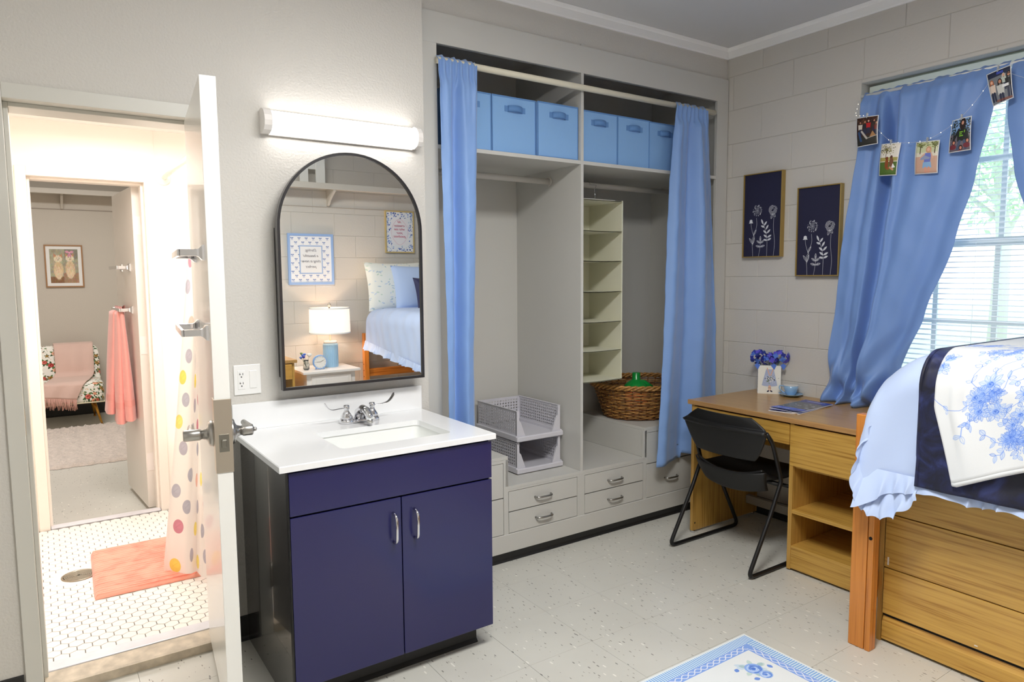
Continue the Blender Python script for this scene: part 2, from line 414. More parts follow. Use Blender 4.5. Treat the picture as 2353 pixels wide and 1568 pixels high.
blocks(wall_back, 'y', 1, -3.74, -4.3, 0, 0, CZ, -1.25)
structure('wall_left', B(-4.45, -4.3, -3.9, .15, 0, CZ), WALL)
DX0, DX1, DZ = -3.65, -3.06, 2.044
structure('wall_front', MB().box(-4.3, DX0 - .01, -.036, .15, 0, CZ).box(DX1 + .01, -2.124, -.036, .15, 0, CZ).box(DX0 - .01, DX1 + .01, -.036, .15, DZ + .01, CZ), WALL)
structure('wall_front_upper', B(-2.124, .003, .015, .75, 2.65, CZ), WALL)
structure('ceiling', B(-4.3, .003, -3.74, .02, CZ, CZ + .05), CEIL)
def crown(axis, a0, a1, p, s_):
    prof = [(0, 2.773), (.010, 2.773), (.013, 2.779), (.013, 2.815), (.020, 2.822), (.026, CZ - .001), (0, CZ - .001)]
    if axis == 'x': return MB().prism([(p + s_ * a, z) for a, z in prof], 'x', a0, a1)
    return MB().prism([(p + s_ * a, z) for a, z in prof], 'y', a0, a1)
structure('trim_1', crown('x', -2.124, 0, .015, -1), CROWN)
structure('trim_2', crown('y', -3.74, 0, 0, -1), CROWN)
structure('trim_3', crown('x', -4.3, 0, -3.74, 1), CROWN)
structure('trim_4', crown('x', -4.3, -2.124, -.036, -1), CROWN)
def base_strip(axis, a0, a1, p, s_, h=.1):
    prof = [(0, h), (.004, h), (.006, h - .004), (.006, .016), (.009, .008), (.016, .003), (.016, 0), (0, 0)]
    return MB().prism([(p + s_ * a, z) for a, z in prof], axis, a0, a1)
structure('baseboard_right', base_strip('y', -3.74, 0, 0, -1), BLACK)
structure('baseboard_back', base_strip('x', -4.3, 0, -3.74, 1), BLACK)
structure('baseboard_left', base_strip('y', -3.74, -.036, -4.3, 1), BLACK)
structure('baseboard_front', base_strip('x', -4.3, DX0 - .055, -.036, -1), BLACK)
structure('baseboard_front_vanity', base_strip('x', DX1 + .055, -2.124, -.036, -1), BLACK)

# bathroom shell -----------------------------------------------------------
BZ = .05; BC = 2.322
structure('wall_bathroom_left', B(-4.1, -3.98, .15, 1.75, 0, BC), BATHW)
structure('wall_bathroom_right', B(-2.2, -2.1, .15, 1.75, 0, BC), BATHW)
FX0, FX1, FZ = -3.605, -3.04, 2.02
wb = MB().box(-5.3, FX0 - .02, 1.75, 1.9, 0, BC).box(FX1 + .02, -1.4, 1.75, 1.9, 0, BC).box(FX0 - .02, FX1 + .02, 1.75, 1.9, FZ + .02, BC).box(-5.3, -1.4, 1.78, 1.9, BC, CZ)
structure('wall_bathroom_far', wb, BATHW)
structure('trim_bathroom_panel_strip', B(-2.975, -2.968, 1.744, 1.75, 2.06, BC), BATHW)
structure('ceiling_bathroom', B(-4.1, -2.1, .15, 1.75, BC, BC + .05), mat('bathroom_ceiling_paint', (244, 234, 230), .6))
HEXM = mat('white_hex_tile', (246, 241, 235), .25, coat=.1)
bf = structure('floor_bathroom', B(-3.98, -2.2, .105, 1.75, -.06, BZ - .0025), mat('grey_grout', (116, 114, 112), .95))
pw, ph = .0508, .044
def hexmesh():
    R = pw / math.sqrt(3) - .0017; mb = MB(); r = R - .0011
    o = [(R * math.cos(PI / 6 + i * PI / 3), R * math.sin(PI / 6 + i * PI / 3)) for i in range(6)]; q = [(r / R * x, r / R * y) for x, y in o]
    vs = [(x, y, -.004) for x, y in o] + [(x, y, -.0009) for x, y in o] + [(x, y, 0) for x, y in q]
    return mb.add(vs, [(i, (i + 1) % 6, 6 + (i + 1) % 6, 6 + i) for i in range(6)] + [(6 + i, 6 + (i + 1) % 6, 12 + (i + 1) % 6, 12 + i) for i in range(6)] + [tuple(range(12, 18))])
cells = []
j = 0; y = .105 + .02
while y < 1.75 - .02:
    x = -3.98 + .03 + (pw / 2 if j % 2 else 0)
    while x < -2.96:
        if math.hypot(x + 3.505, y - .935) > .085: cells.append((x, y))
        x += pw
    y += ph; j += 1
near = sorted(cells, key=lambda c: (not (-3.67 < c[0] < -3.0), c[1]))
hm = mesh('hex_tile', hexmesh(), HEXM)
kids(hm, 'hex_tile', [(x, y, BZ + random.uniform(-.0003, .0003)) for x, y in near[:300]], bf)
rest = MB(); hb = hexmesh()
for x, y in near[300:]: rest.add([(a + x, b_ + y, c + BZ) for a, b_, c in hb.v], hb.f)
obj('hex_tile_field', rest, HEXM, bf, kind='stuff')
MARB = mat('marble_threshold', (224, 224, 230), .25, var=(14, .06))
structure('trim_marble_threshold', MB().box(DX0 + .002, DX1 - .002, .035, .105, .03, .0535, .003), MARB)
structure('trim_far_threshold', MB().box(FX0 + .002, FX1 - .002, 1.75, 1.815, .0, .0535, .003), MARB)
structure('trim_stained_sill', MB().prism([(-.05, -.0), (-.05, .033), (-.04, .037), (.034, .049), (.034, 0)], 'x', DX0 + .002, DX1 - .002), mat('stained_concrete', (205, 192, 172), .6, var=(22, .2), bump=(60, .4, .003)))

# neighbouring room --------------------------------------------------------
NB = mat('neighbour_wall_paint', (204, 197, 186), .6, bump=(90, .2, .003))
structure('wall_neighbour_far', B(-5.3, -1.4, 5.9, 6.0, 0, CZ), NB)
structure('wall_neighbour_left', B(-5.4, -5.3, 1.9, 6.0, 0, CZ), NB)
structure('wall_neighbour_right', B(-1.4, -1.3, 1.9, 6.0, 0, CZ), NB)
structure('ceiling_neighbour', B(-5.3, -1.4, 1.9, 6.0, CZ, CZ + .05), CEIL)
structure('floor_neighbour', B(-5.3, -1.4, 1.78, 6.0, -.05, 0), VINYL)
structure('baseboard_neighbour', base_strip('x', -5.3, -1.4, 5.9, -1, .13), BLACK)
structure('trim_neighbour_wall_cap', B(-5.3, -1.4, 5.894, 5.9, 2.19, 2.198), mat('trim_line', (160, 150, 140), .6))

# ------------------------------------------------------------------ door frames and doors
def frame(x0, x1, z, y0, y1, w=.05, z0=0.):
    """steel frame: faces on both wall sides, reveals and a stop"""
    mb = MB()
    for a, b_ in ((x0 - w, x0), (x1, x1 + w)): mb.box(a, b_, y0, y1, z0, z + w, .002)
    mb.box(x0, x1, y0, y1, z, z + w, .002)
    yc = y0 + .058
    mb.box(x0, x0 + .014, yc, y1 - .03, z0, z, .002).box(x1 - .014, x1, yc, y1 - .03, z0, z, .002).box(x0 + .014, x1 - .014, yc, y1 - .03, z - .014, z, .002)
    return mb
door_1 = structure('door_1', None, None, 'open white bathroom door seen on its latch edge, beside the navy vanity'); door_1.location = (-3.063, -.036, 0)
obj('frame', frame(DX0, DX1, DZ, -.048, .162), FRAMEW, door_1)
obj('strike_plate', B(DX0 - .0005, DX0 + .002, -.03, 0, .93, 1.02), STEEL, door_1)
def door_leaf(hx, hy, L, z0, z1, sgn, ang):
    """leaf in hinge coordinates: runs along -y (sgn -1) or +y, thickness towards -x; returned transformed"""
    ca, sa = math.cos(ang), math.sin(ang)
    def T(p): return (hx + p[0] * ca - p[1] * sa, hy + p[0] * sa + p[1] * ca, p[2])
    return T
ang = math.atan2(-.068, .655) ; DL = .662
T1 = door_leaf(-3.063, -.038, DL, .07, 2.035, -1, ang)
def tf(mb, T):
    mb.v = [T(v) for v in mb.v]; return mb
leaf = obj('door_panel', tf(B(-.045, 0, -DL, 0, .058, 2.036, .0015), T1), WHITE, door_1)
obj('latch_plate', tf(MB().box(-.0475, .0025, -DL - .0022, -DL + .045, .874, 1.098, .0012), T1), STEEL, leaf)
lf = obj('latch_bolt', tf(MB().box(-.036, -.008, -DL - .0042, -DL - .002, .938, .992, .001).box(-.030, -.015, -DL - .011, -DL - .003, .952, .976, .003), T1), mat('bolt_steel', (150, 148, 140), .35, 1.), leaf)
def lever(side):
    s_ = 1 if side > 0 else -1; x0 = 0 if side > 0 else -.045
    mb = MB(); cy, cz = -DL + .062, .985
    mb.lathe([(.040, 0), (.040, .007 * s_), (.037, .014 * s_), (.026, .017 * s_), (.018, .022 * s_), (.0145, .034 * s_)], (x0, cy, cz), 28, 'x')
    mb.lathe([(.0145, .034 * s_), (.0175, .040 * s_), (.0175, (.082 if s_ < 0 else .066) * s_), (.0155, (.085 if s_ < 0 else .069) * s_), (.0, (.085 if s_ < 0 else .069) * s_)], (x0, cy, cz), 24, 'x')
    mb.tube(bend([(x0 + s_ * .062, cy, cz), (x0 + s_ * .062, cy + .03, cz), (x0 + s_ * .056, cy + .115, cz + .003)], .015), [.0125] * 7 + [.009], 14)
    if s_ > 0: mb.lathe([(.006, .068), (.006, .078), (.004, .080), (0, .080)], (x0, cy, cz), 16, 'x')
    return mb
obj('lever_handle', tf(lever(1), T1), NICKEL, leaf)
obj('lever_handle', tf(lever(-1), T1), NICKEL, leaf)
def towel_bar(z, ya, yb, dep, up_):
    mb = MB()
    for yy in (ya, yb):
        prof = [(.024, 0), (.022, -.006), (.013, -.014), (.010, -.02)]
        vs = []; n = len(prof)
        for r, d in prof: vs += [(-.045 + d, yy - r, z - r), (-.045 + d, yy + r, z - r), (-.045 + d, yy + r, z + r), (-.045 + d, yy - r, z + r)]
        mb.add(vs, [(i * 4 + j, i * 4 + (j + 1) % 4, i * 4 + 4 + (j + 1) % 4, i * 4 + 4 + j) for i in range(n - 1) for j in range(4)])
        mb.box(-.045 - dep, -.045 - .018, yy - .009, yy + .009, z - .010, z + .010, .0015)
    mb.box(-.045 - dep - .004, -.045 - dep + .006, min(ya, yb) - .009, max(ya, yb) + .009, z - .010, z + .010, .0015)
    return mb
obj('towel_bar', tf(towel_bar(1.535, -.555, -.235, .07, 1), T1), CHROME, leaf)
obj('towel_bar', tf(towel_bar(1.292, -.565, -.235, .07, 1), T1), CHROME, leaf)
for z in (.25, 1.05, 1.85): obj('hinge', MB().cyl((-3.058, -.052, z - .05), (-3.058, -.052, z + .05), .006, 12), STEEL, door_1)

door_2 = structure('door_2', None, None, 'far white bathroom door, opened into the neighbouring room'); door_2.location = (FX1, 1.9, 0)
obj('frame', frame(FX0, FX1, FZ, 1.738, 1.91, .05, .0), mat('far_frame_paint', (240, 232, 222), .35), door_2)
T2 = door_leaf(FX1 - .006, 1.915, .66, 0, 0, 1, math.radians(4.5))
leaf2 = obj('door_panel', tf(B(-.045, 0, 0, .64, .03, 2.012, .0015), T2), mat('neighbour_door_white', (228, 222, 214), .3), door_2)
for z in (.32, 1.05, 1.78): obj('hinge', tf(B(-.04, .004, -.0022, .001, z - .055, z + .055, .0005), T2), mat('painted_hinge', (236, 230, 226), .35), leaf2)
obj('towel_bar', tf(towel_bar(1.53, .16, .42, .07, 1), T2), CHROME, leaf2)
obj('towel_bar', tf(towel_bar(1.265, .16, .42, .07, 1), T2), CHROME, leaf2)

# ------------------------------------------------------------------ window with panes, blind and the view outside
GL = N('window_glass'); GL.t.nodes.remove(GL.b)
tr = GL.n('ShaderNodeBsdfTransparent'); gs = GL.n('ShaderNodeBsdfGlossy'); gs.inputs['Roughness'].default_value = .02; mx = GL.n('ShaderNodeMixShader'); mx.inputs[0].default_value = .06
tr.inputs[0].default_value = (.97, .99, .98, 1)
GL.l(tr.outputs[0], mx.inputs[1]); GL.l(gs.outputs[0], mx.inputs[2]); GL.l(mx.outputs[0], GL.t.nodes['Material Output'].inputs[0]); GLASS = GL.m
WFR = mat('window_frame_white', (226, 232, 234), .4)
win = structure('window_1', None, None, 'double-hung white window behind the parted blue curtains'); win.location = (.14, -1.5, WZ0)
obj('frame', MB().box(.12, .18, WY0, WY0 + .035, WZ0, WZ1).box(.12, .18, WY1 - .035, WY1, WZ0, WZ1).box(.12, .18, WY0 + .035, WY1 - .035, WZ1 - .035, WZ1).box(.12, .18, WY0 + .035, WY1 - .035, WZ0, WZ0 + .03), WFR, win)
def sash(z0, z1, x0, x1, zm):
    a, b_ = WY0 + .035, WY1 - .035; w = .035
    s_ = obj('sash', MB().box(x0, x1, a, a + w, z0, z1).box(x0, x1, b_ - w, b_, z0, z1).box(x0, x1, a + w, b_ - w, z0, z0 + w).box(x0, x1, a + w, b_ - w, z1 - w, z1), WFR, win)
    ys = [a + w, -1.72, -1.455, -1.19, b_ - w]; zs = [z0 + w, zm, z1 - w]
    for y_ in ys[1:-1]: obj('muntin', B(x0 + .006, x1 - .006, y_ - .011, y_ + .011, z0 + w, z1 - w), WFR, s_)
    for i in range(4):
        obj('muntin', B(x0 + .008, x1 - .008, ys[i] + (.011 if i else 0), ys[i + 1] - (.011 if i < 3 else 0), zm - .011, zm + .011), WFR, s_)
        for k in range(2):
            obj('pane', B((x0 + x1) / 2 - .002, (x0 + x1) / 2 + .002, ys[i] + .002, ys[i + 1] - .002, zs[k] + .002, zs[k + 1] - .002), GLASS, s_)
sash(1.585, WZ1 - .035, .152, .176, 1.995)
sash(WZ0 + .03, 1.625, .126, .150, 1.222)
obj('sill', B(-.012, .12, WY0, WY1, WZ0 - .002, WZ0 + .012, .003), mat('sill_white', (216, 220, 216), .35), win)
SL = mat('blind_slat_white', (240, 242, 244), .45)
bl = thing('window_blind', 'white horizontal slat blind hanging inside the window recess', 'blind', (.085, -1.5, WZ0 + .012))
obj('head_rail', B(.062, .105, WY0 + .01, WY1 - .01, 2.395, 2.428, .002), mat('head_rail_white', (226, 234, 222), .4), bl)
sm_ = MB(); ct, st = math.cos(.14), math.sin(.14)
sec = [(-.0125, -.0012), (-.006, .0004), (0, .001), (.006, .0004), (.0125, -.0012)]; sec = [(a * ct - b_ * st, a * st + b_ * ct) for a, b_ in sec]
n = len(sec); ya, yb = -(WY1 - WY0) / 2 + .014, (WY1 - WY0) / 2 - .014
sm_.add([(a, ya, c) for a, c in sec] + [(a, yb, c) for a, c in sec] + [(a, ya, c + .0009) for a, c in sec] + [(a, yb, c + .0009) for a, c in sec],
        [(i, i + 1, n + i + 1, n + i) for i in range(n - 1)] + [(2 * n + i, 3 * n + i, 3 * n + i + 1, 2 * n + i + 1) for i in range(n - 1)] + [(0, n, 3 * n, 2 * n), (n - 1, 3 * n - 1, 4 * n - 1, 2 * n - 1)])
smesh = mesh('slat', sm_, SL)
kids(smesh, 'slat', [(.085, -1.5, 2.378 - .0255 * i) for i in range(60)], bl)
obj('bottom_rail', B(.072, .098, WY0 + .012, WY1 - .012, .832, .846, .002), SL, bl)
for y_ in (-1.02, -1.38, -1.98): obj('ladder_cord', MB().cyl((.0845, y_, .84), (.0845, y_, 2.4), .0009, 6), SL, bl)
# outside
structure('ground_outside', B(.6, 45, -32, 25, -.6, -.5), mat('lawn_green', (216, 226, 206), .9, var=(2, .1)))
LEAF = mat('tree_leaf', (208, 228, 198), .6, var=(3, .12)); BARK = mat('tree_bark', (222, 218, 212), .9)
def tree(x, y, h, r, label, seed):
    rnd = random.Random(seed); t = thing('garden_tree', label, 'tree', (x, y, -.5), 'trees outside the window')
    tr_ = MB().tube([(x, y, -.5), (x + .1, y, h * .35), (x - .1, y + .2, h * .7)], [.22, .17, .08], 10)
    for i in range(5):
        a = i * 1.3; tr_.tube([(x + .05, y, h * (.35 + .06 * i)), (x + math.cos(a) * r * .6, y + math.sin(a) * r * .6, h * (.55 + .07 * i))], [.08, .03], 6)
    obj('trunk', tr_, BARK, t); mb = MB()
    for i in range(2600):
        u = Vector((rnd.gauss(0, 1), rnd.gauss(0, 1), rnd.gauss(0, .8))).normalized() * r * rnd.random() ** .4
        c = Vector((x, y, h * .72)) + Vector((u.x, u.y, u.z * .8)); a = Vector((rnd.uniform(-1, 1), rnd.uniform(-1, 1), rnd.uniform(-1, 1))).normalized() * .11; b_ = a.orthogonal().normalized() * .06
        mb.add([c - a, c + b_, c + a, c - b_], [(0, 1, 2, 3)])
    obj('foliage', mb, LEAF, t, kind='stuff')
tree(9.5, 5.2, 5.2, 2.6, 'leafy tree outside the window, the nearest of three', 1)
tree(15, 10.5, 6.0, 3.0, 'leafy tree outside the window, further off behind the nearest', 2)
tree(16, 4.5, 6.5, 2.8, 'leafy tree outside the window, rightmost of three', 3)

# ------------------------------------------------------------------ built-in closet
cl = thing('built_in_closet', 'beige painted built-in closet with two bays, shelf, rods and drawers', 'closet', (-1.06, .3, 0))
P = lambda name, mb, m=CASE, p=cl, **k: obj(name, mb, m, p, **k)
P('header_panel', B(-2.122, -.002, 0, .02, 2.512, 2.65, .001))
P('stile', B(-2.122, -2.034, 0, .02, .12, 2.512, .001)); P('stile', B(-.103, -.002, 0, .02, .12, 2.512, .001))
P('back_panel', B(-2.1, -.02, .6, .62, .0, 2.66)); P('side_panel', B(-2.1, -2.08, .02, .6, 0, 2.66)); P('side_panel', B(-.05, -.03, .02, .6, 0, 2.66))
P('top_panel', B(-2.1, -.02, .02, .6, 2.66, 2.68))
P('divider_panel', B(-1.181, -1.163, .001, .6, .385, 2.66, .001))
P('shelf', B(-2.08, -1.181, .003, .6, 2.045, 2.064, .001)); P('shelf', B(-1.163, -.05, .003, .6, 2.045, 2.064, .001))
ROD = mat('rod_paint', (204, 200, 192), .45)
P('hanging_rod', MB().cyl((-2.08, .275, 1.985), (-1.181, .275, 1.985), .0165, 20), ROD); P('hanging_rod', MB().cyl((-1.163, .275, 1.985), (-.05, .275, 1.985), .0165, 20), ROD)
for x in (-1.187, -1.157, -.055): P('rod_socket', MB().lathe([(.026, -.004), (.026, .004), (.02, .006)], (x, .275, 1.985), 20, 'x'), ROD)
# drawer bases: bodies behind the drawer fronts (a dark gap shows round each front)
P('drawer_base', MB().box(-2.08, -1.661, .012, .6, .12, .527).box(-1.661, -1.181, .012, .6, .12, .371).box(-1.181, -.70, .012, .6, .12, .371).box(-.674, -.05, .012, .6, .12, .547), GAP)
def top(x0, x1, z): P('base_top', B(x0, x1, .0, .6, z - .016, z, .001))
top(-2.08, -1.661, .545); top(-1.661, -1.163, .387); top(-1.163, -.69, .387); top(-.69, -.05, .565)
P('step_side', B(-1.677, -1.661, .0, .6, .387, .5285, .001)); P('step_side', B(-.69, -.674, .0, .6, .387, .5485, .001))
# face frame
ff = MB()
for x0, x1, z0, z1 in ((-1.689, -1.661, .12, .529), (-1.204, -1.153, .12, .371), (-.702, -.676, .12, .549), (-.14, -.103, .12, .549),
                       (-2.034, -1.689, .513, .529), (-1.661, -1.204, .3605, .371), (-1.153, -.702, .3605, .371), (-.676, -.14, .5345, .549)):
    ff.box(x0, x1, 0, .012, z0, z1)
P('face_frame', ff)
P('plinth', B(-2.122, -.002, -.008, .012, .044, .138, .002)); P('kick_strip', base_strip('x', -2.122, -.002, 0, -1, .046), BLACK)
def pull(cx, cz, L, y0=-.001, m=NICKEL, dep=.026, vertical=False, par=None, r=.0045, flat=1.5):
    pts = [(-L / 2, 0), (-L / 2 + .004, -dep * .7), (-L / 2 + .016, -dep), (0, -dep - .002), (L / 2 - .016, -dep), (L / 2 - .004, -dep * .7), (L / 2, 0)]
    P3 = [(cx, y0 + d, cz + a) if vertical else (cx + a, y0 + d, cz) for a, d in pts]
    return obj('handle', MB().tube(bend(P3, .008, 3), r, 10, flat=1), m, par)
def drawer(x0, x1, z0, z1, hx=None, tilt=0):
    d = P('drawer', B(x0 + .0028, x1 - .0028, -.0005, .018, z0 + .0028, z1 - .0028, .0008))
    pull((x0 + x1) / 2 if hx is None else hx, (z0 + z1) / 2 - .004, .105, -.0005, NICKEL, .024, par=d, r=.0055)
    return d
drawer(-2.034, -1.689, .331, .513); drawer(-2.034, -1.689, .138, .331)
drawer(-1.661, -1.204, .2515, .3605, -1.440); drawer(-1.661, -1.204, .138, .2515, -1.436)
drawer(-1.153, -.702, .2515, .3605); drawer(-1.153, -.702, .138, .2515)
drawer(-.676, -.14, .345, .5345, -.47); drawer(-.676, -.14, .138, .345, -.47)

cr_ = tag(obj('curtain_rod', MB().cyl((-2.045, -.018, 2.432), (-.15, -.018, 2.432), .0155, 24), mat('rod_cream', (222, 216, 196), .45)), 'long cream curtain rod across the top of the closet', 'curtain rod')

def cloth_panel(name, edge, zt, zb, folds, amp, mt, nu=110, nv=70, ruff=.02, xz=True, hem=None):
    """hanging panel: edge(v) -> (a0, a1, base) along the wall at height fraction v (0 bottom)"""
    pass
def closet_curtain(xl, xr, zt, zb, nf, amp, label, seed, hemf=0.):
    rnd = random.Random(seed); ph_ = [rnd.uniform(0, 6.28) for _ in range(5)]; mb = MB()
    def fn(u, v):
        t = 1 - v; z = zb(u) + (zt - zb(u)) * v
        x = xl(t) + (xr(t) - xl(t)) * (u + .018 * math.sin(2 * PI * nf * u + ph_[1]) * (1 - .3 * t) * math.sin(PI * u))
        near_top = math.exp(-((1 - v) / .045) ** 2)
        f = math.sin(2 * PI * nf * u + ph_[0] + .5 * math.sin(2.2 * t + ph_[2])) * amp * (.45 + .55 * min(1, t * 3))
        f += math.sin(2 * PI * nf * 1.9 * u + ph_[3] + t) * amp * .28
        f += math.sin(2 * PI * nf * 4.2 * u + ph_[4]) * .007 * math.exp(-t / .07)
        f += .0018 * math.sin(z * 23 + u * 9) + .0012 * math.sin(z * 51 - u * 21)
        y = -.030 - .5 * amp - .022 * t + f * .75 + .006 * math.sin(7 * t + 3 * u)
        if v > .94:   # rod pocket wraps the rod
            q = min(1, (v - .94) / .02); y = y * (1 - q) + (-.040 + .006 * math.sin(2 * PI * nf * 4.2 * u + ph_[4])) * q
            if v > .993: y += .022 * (v - .993) / .007
        y = y if v > .955 else y
        return (x, y, z + (.003 * math.sin(2 * PI * nf * 2 * u + ph_[2]) if v > .99 else 0))
    mb.grid(fn, 150, 90); o = obj('closet_curtain', mb, BLUE)
    md = o.modifiers.new('thickness', 'SOLIDIFY'); md.thickness = .0015
    return tag(o, label, 'curtain', 'blue closet curtains')
closet_curtain(lambda t: -2.050, lambda t: -1.842 - .03 * min(1, t * 1.5), 2.454, lambda u: .38, 1.6, .040, 'blue curtain pushed to the left end of the closet rod, behind the white vanity top', 5)
closet_curtain(lambda t: -.495 - .185 * t ** .7, lambda t: -.235 + .115 * min(1, t * 1.6), 2.452, lambda u: .345 + .012 * math.sin(5 * u) + (.03 if u > .45 else 0) * 1., 1.9, .046, 'blue curtain pushed to the right end of the closet rod, beside the desk', 11)

def storage_box(x0, x1, y0, label, rz=0):
    t = thing('storage_box', label, 'box', ((x0 + x1) / 2, y0 + .13, 2.064), 'blue fabric boxes on the closet shelf')
    z0, z1 = 2.0645, 2.338; w = .006; y1 = y0 + .27; mb = MB()
    mb.box(x0, x1, y0, y0 + w, z0, z1, .002).box(x0, x1, y1 - w, y1, z0, z1, .002).box(x0, x0 + w, y0 + w, y1 - w, z0, z1, .001).box(x1 - w, x1, y0 + w, y1 - w, z0, z1, .001).box(x0 + w, x1 - w, y0 + w, y1 - w, z0, z0 + w)
    obj('body', mb, BOXB, t); D = mat('blue_box_strap', (96, 140, 196), .75)
    for za, zb2 in ((z1 - .006, z1 + .001), (z0, z0 + .006)): obj('piping', B(x0 - .0012, x1 + .0012, y0 - .0014, y0, za, zb2), D, t)
    for xa in (x0 - .0012, x1 - .0035): obj('piping', B(xa, xa + .0047, y0 - .0014, y0, z0 + .006, z1 - .006), D, t)
    cx = (x0 + x1) / 2 + .005; cz = z0 + .215; L = .062
    mb = MB()
    for s_ in (-1, 1): mb.box(cx + s_ * L, cx + s_ * (L - .026), y0 - .002, y0, cz - .014, cz + .014, .0008)
    h = MB().grid(lambda u, v: (cx + (u - .5) * .088, y0 - .002 - .017 * math.sin(PI * u) ** .7, cz + (v - .5) * .03 + .002 * math.sin(PI * u)), 14, 2)
    mb.add(h.v, h.f, True); g = obj('handle', mb, D, t); md = g.modifiers.new('th', 'SOLIDIFY'); md.thickness = .002
    return t
bx = [(-1.985, -1.725, .03, 'blue fabric storage box half hidden behind the left closet curtain'), (-1.719, -1.458, .03, 'blue fabric storage box in the left bay, between the curtain and its neighbour'),
      (-1.450, -1.188, .02, 'blue fabric storage box in the left bay, against the closet divider'), (-1.155, -.889, .04, 'blue fabric storage box in the right bay, against the closet divider'),
      (-.885, -.641, .04, 'blue fabric storage box in the middle of the right bay'), (-.633, -.38, .05, 'blue fabric storage box half hidden behind the right closet curtain')]
for a, b_, c, l in bx: storage_box(a, b_, c, l)

# hanging shelf organizer
ORG = mat('ivory_canvas', (220, 219, 200), .8, bump=(350, .2, .0006))
og = thing('hanging_organizer', 'ivory fabric hanging organizer with six open shelves', 'organizer', (-.905, .27, .85))
x0, x1, y0, y1 = -1.062, -.758, .135, .425; zs = [1.885, 1.713, 1.543, 1.368, 1.194, 1.026, .852]
obj('side_panel', B(x0, x0 + .003, y0, y1, .852, 1.885), ORG, og); obj('side_panel', B(x1 - .003, x1, y0, y1, .852, 1.885), ORG, og); obj('back_panel', B(x0, x1, y1 - .003, y1, .852, 1.885), ORG, og)
for i, z in enumerate(zs):
    s_ = MB().grid(lambda u, v, z=z, i=i: (x0 - .003 + (x1 - x0 + .006) * u, y0 - .006 + (y1 - y0) * v, z - (0 if i == 0 else .0025 * math.sin(PI * u))), 10, 3)
    s_.add([(a, b_, c - .0045) for a, b_, c in s_.v], [f[::-1] for f in s_.f], True)
    obj('shelf', s_, ORG, og)
obj('edge_binding', MB().box(x1 - .004, x1 + .003, y0 - .004, y0 + .002, .85, 1.888).box(x0 - .003, x0 + .004, y0 - .004, y0 + .002, .85, 1.888), mat('ivory_binding', (230, 230, 208), .7), og)
for yy in (.2, .36):
    hk = [(-.91, yy, 1.9)] + [(-.91, yy, 1.93), (-.905, yy + .01, 1.95), (-.90, yy, 1.975)] + [(-.90, .275 + .019 * math.cos(a), 1.985 + .019 * math.sin(a)) for a in np.linspace(PI if yy < .275 else 0, 2.6 * (0 if yy < .275 else 0) + (.2 if yy < .275 else PI), 8)]
    obj('hook', MB().tube(hk, .0018, 8), CHROME, og)
obj('support_bar', MB().box(x0, x1 + .004, .2, .206, 1.888, 1.898).box(x0, x1 + .004, .357, .363, 1.888, 1.898), WHITE, og)

# stacked perforated baskets
def perforated(mb, o, ea, eb, na, nb, hr, mar, th):
    """perforated plate: origin o, edges ea, eb; na x nb square cells with octagonal holes"""
    o, ea, eb = Vector(o), Vector(ea), Vector(eb); nrm = ea.cross(eb).normalized() * th; ua, ub = ea.normalized(), eb.normalized()
    A, Bl = ea.length, eb.length; ca, cb = (A - 2 * mar) / na, (Bl - 2 * mar) / nb
    for side in (0, 1):
        d = nrm * side
        def q(a, b_): return o + ua * a + ub * b_ + d
        mb.add([q(0, 0), q(A, 0), q(A, mar), q(0, mar), q(0, Bl - mar), q(A, Bl - mar), q(A, Bl), q(0, Bl), q(mar, mar), q(mar, Bl - mar), q(A - mar, mar), q(A - mar, Bl - mar)],
               [(0, 1, 2, 3), (4, 5, 6, 7), (3, 8, 9, 4), (10, 2, 5, 11)])
        for i in range(na):
            for j in range(nb):
                cx, cy = mar + (i + .5) * ca, mar + (j + .5) * cb; out = []; inn = []
                for k in range(8):
                    a = PI / 8 + k * PI / 4; c_, s_ = math.cos(a), math.sin(a); mxx = max(abs(c_), abs(s_))
                    out.append(q(cx + c_ / mxx * ca / 2, cy + s_ / mxx * cb / 2)); inn.append(q(cx + c_ * hr, cy + s_ * hr))
                # square corners are covered by the octagon-to-square ring
                sq = [q(cx + a * ca / 2, cy + b_ * cb / 2) for a, b_ in ((1, 1), (-1, 1), (-1, -1), (1, -1))]
                mb.add(inn + out + sq, [(k, (k + 1) % 8, 8 + (k + 1) % 8, 8 + k) for k in range(8)] + [(8, 9, 16), (10, 11, 17), (12, 13, 18), (14, 15, 19)])
    mb.add([o, o + ea, o + ea + eb, o + eb, o + nrm, o + ea + nrm, o + ea + eb + nrm, o + eb + nrm], [(0, 1, 5, 4), (1, 2, 6, 5), (2, 3, 7, 6), (3, 0, 4, 7)])
    return mb
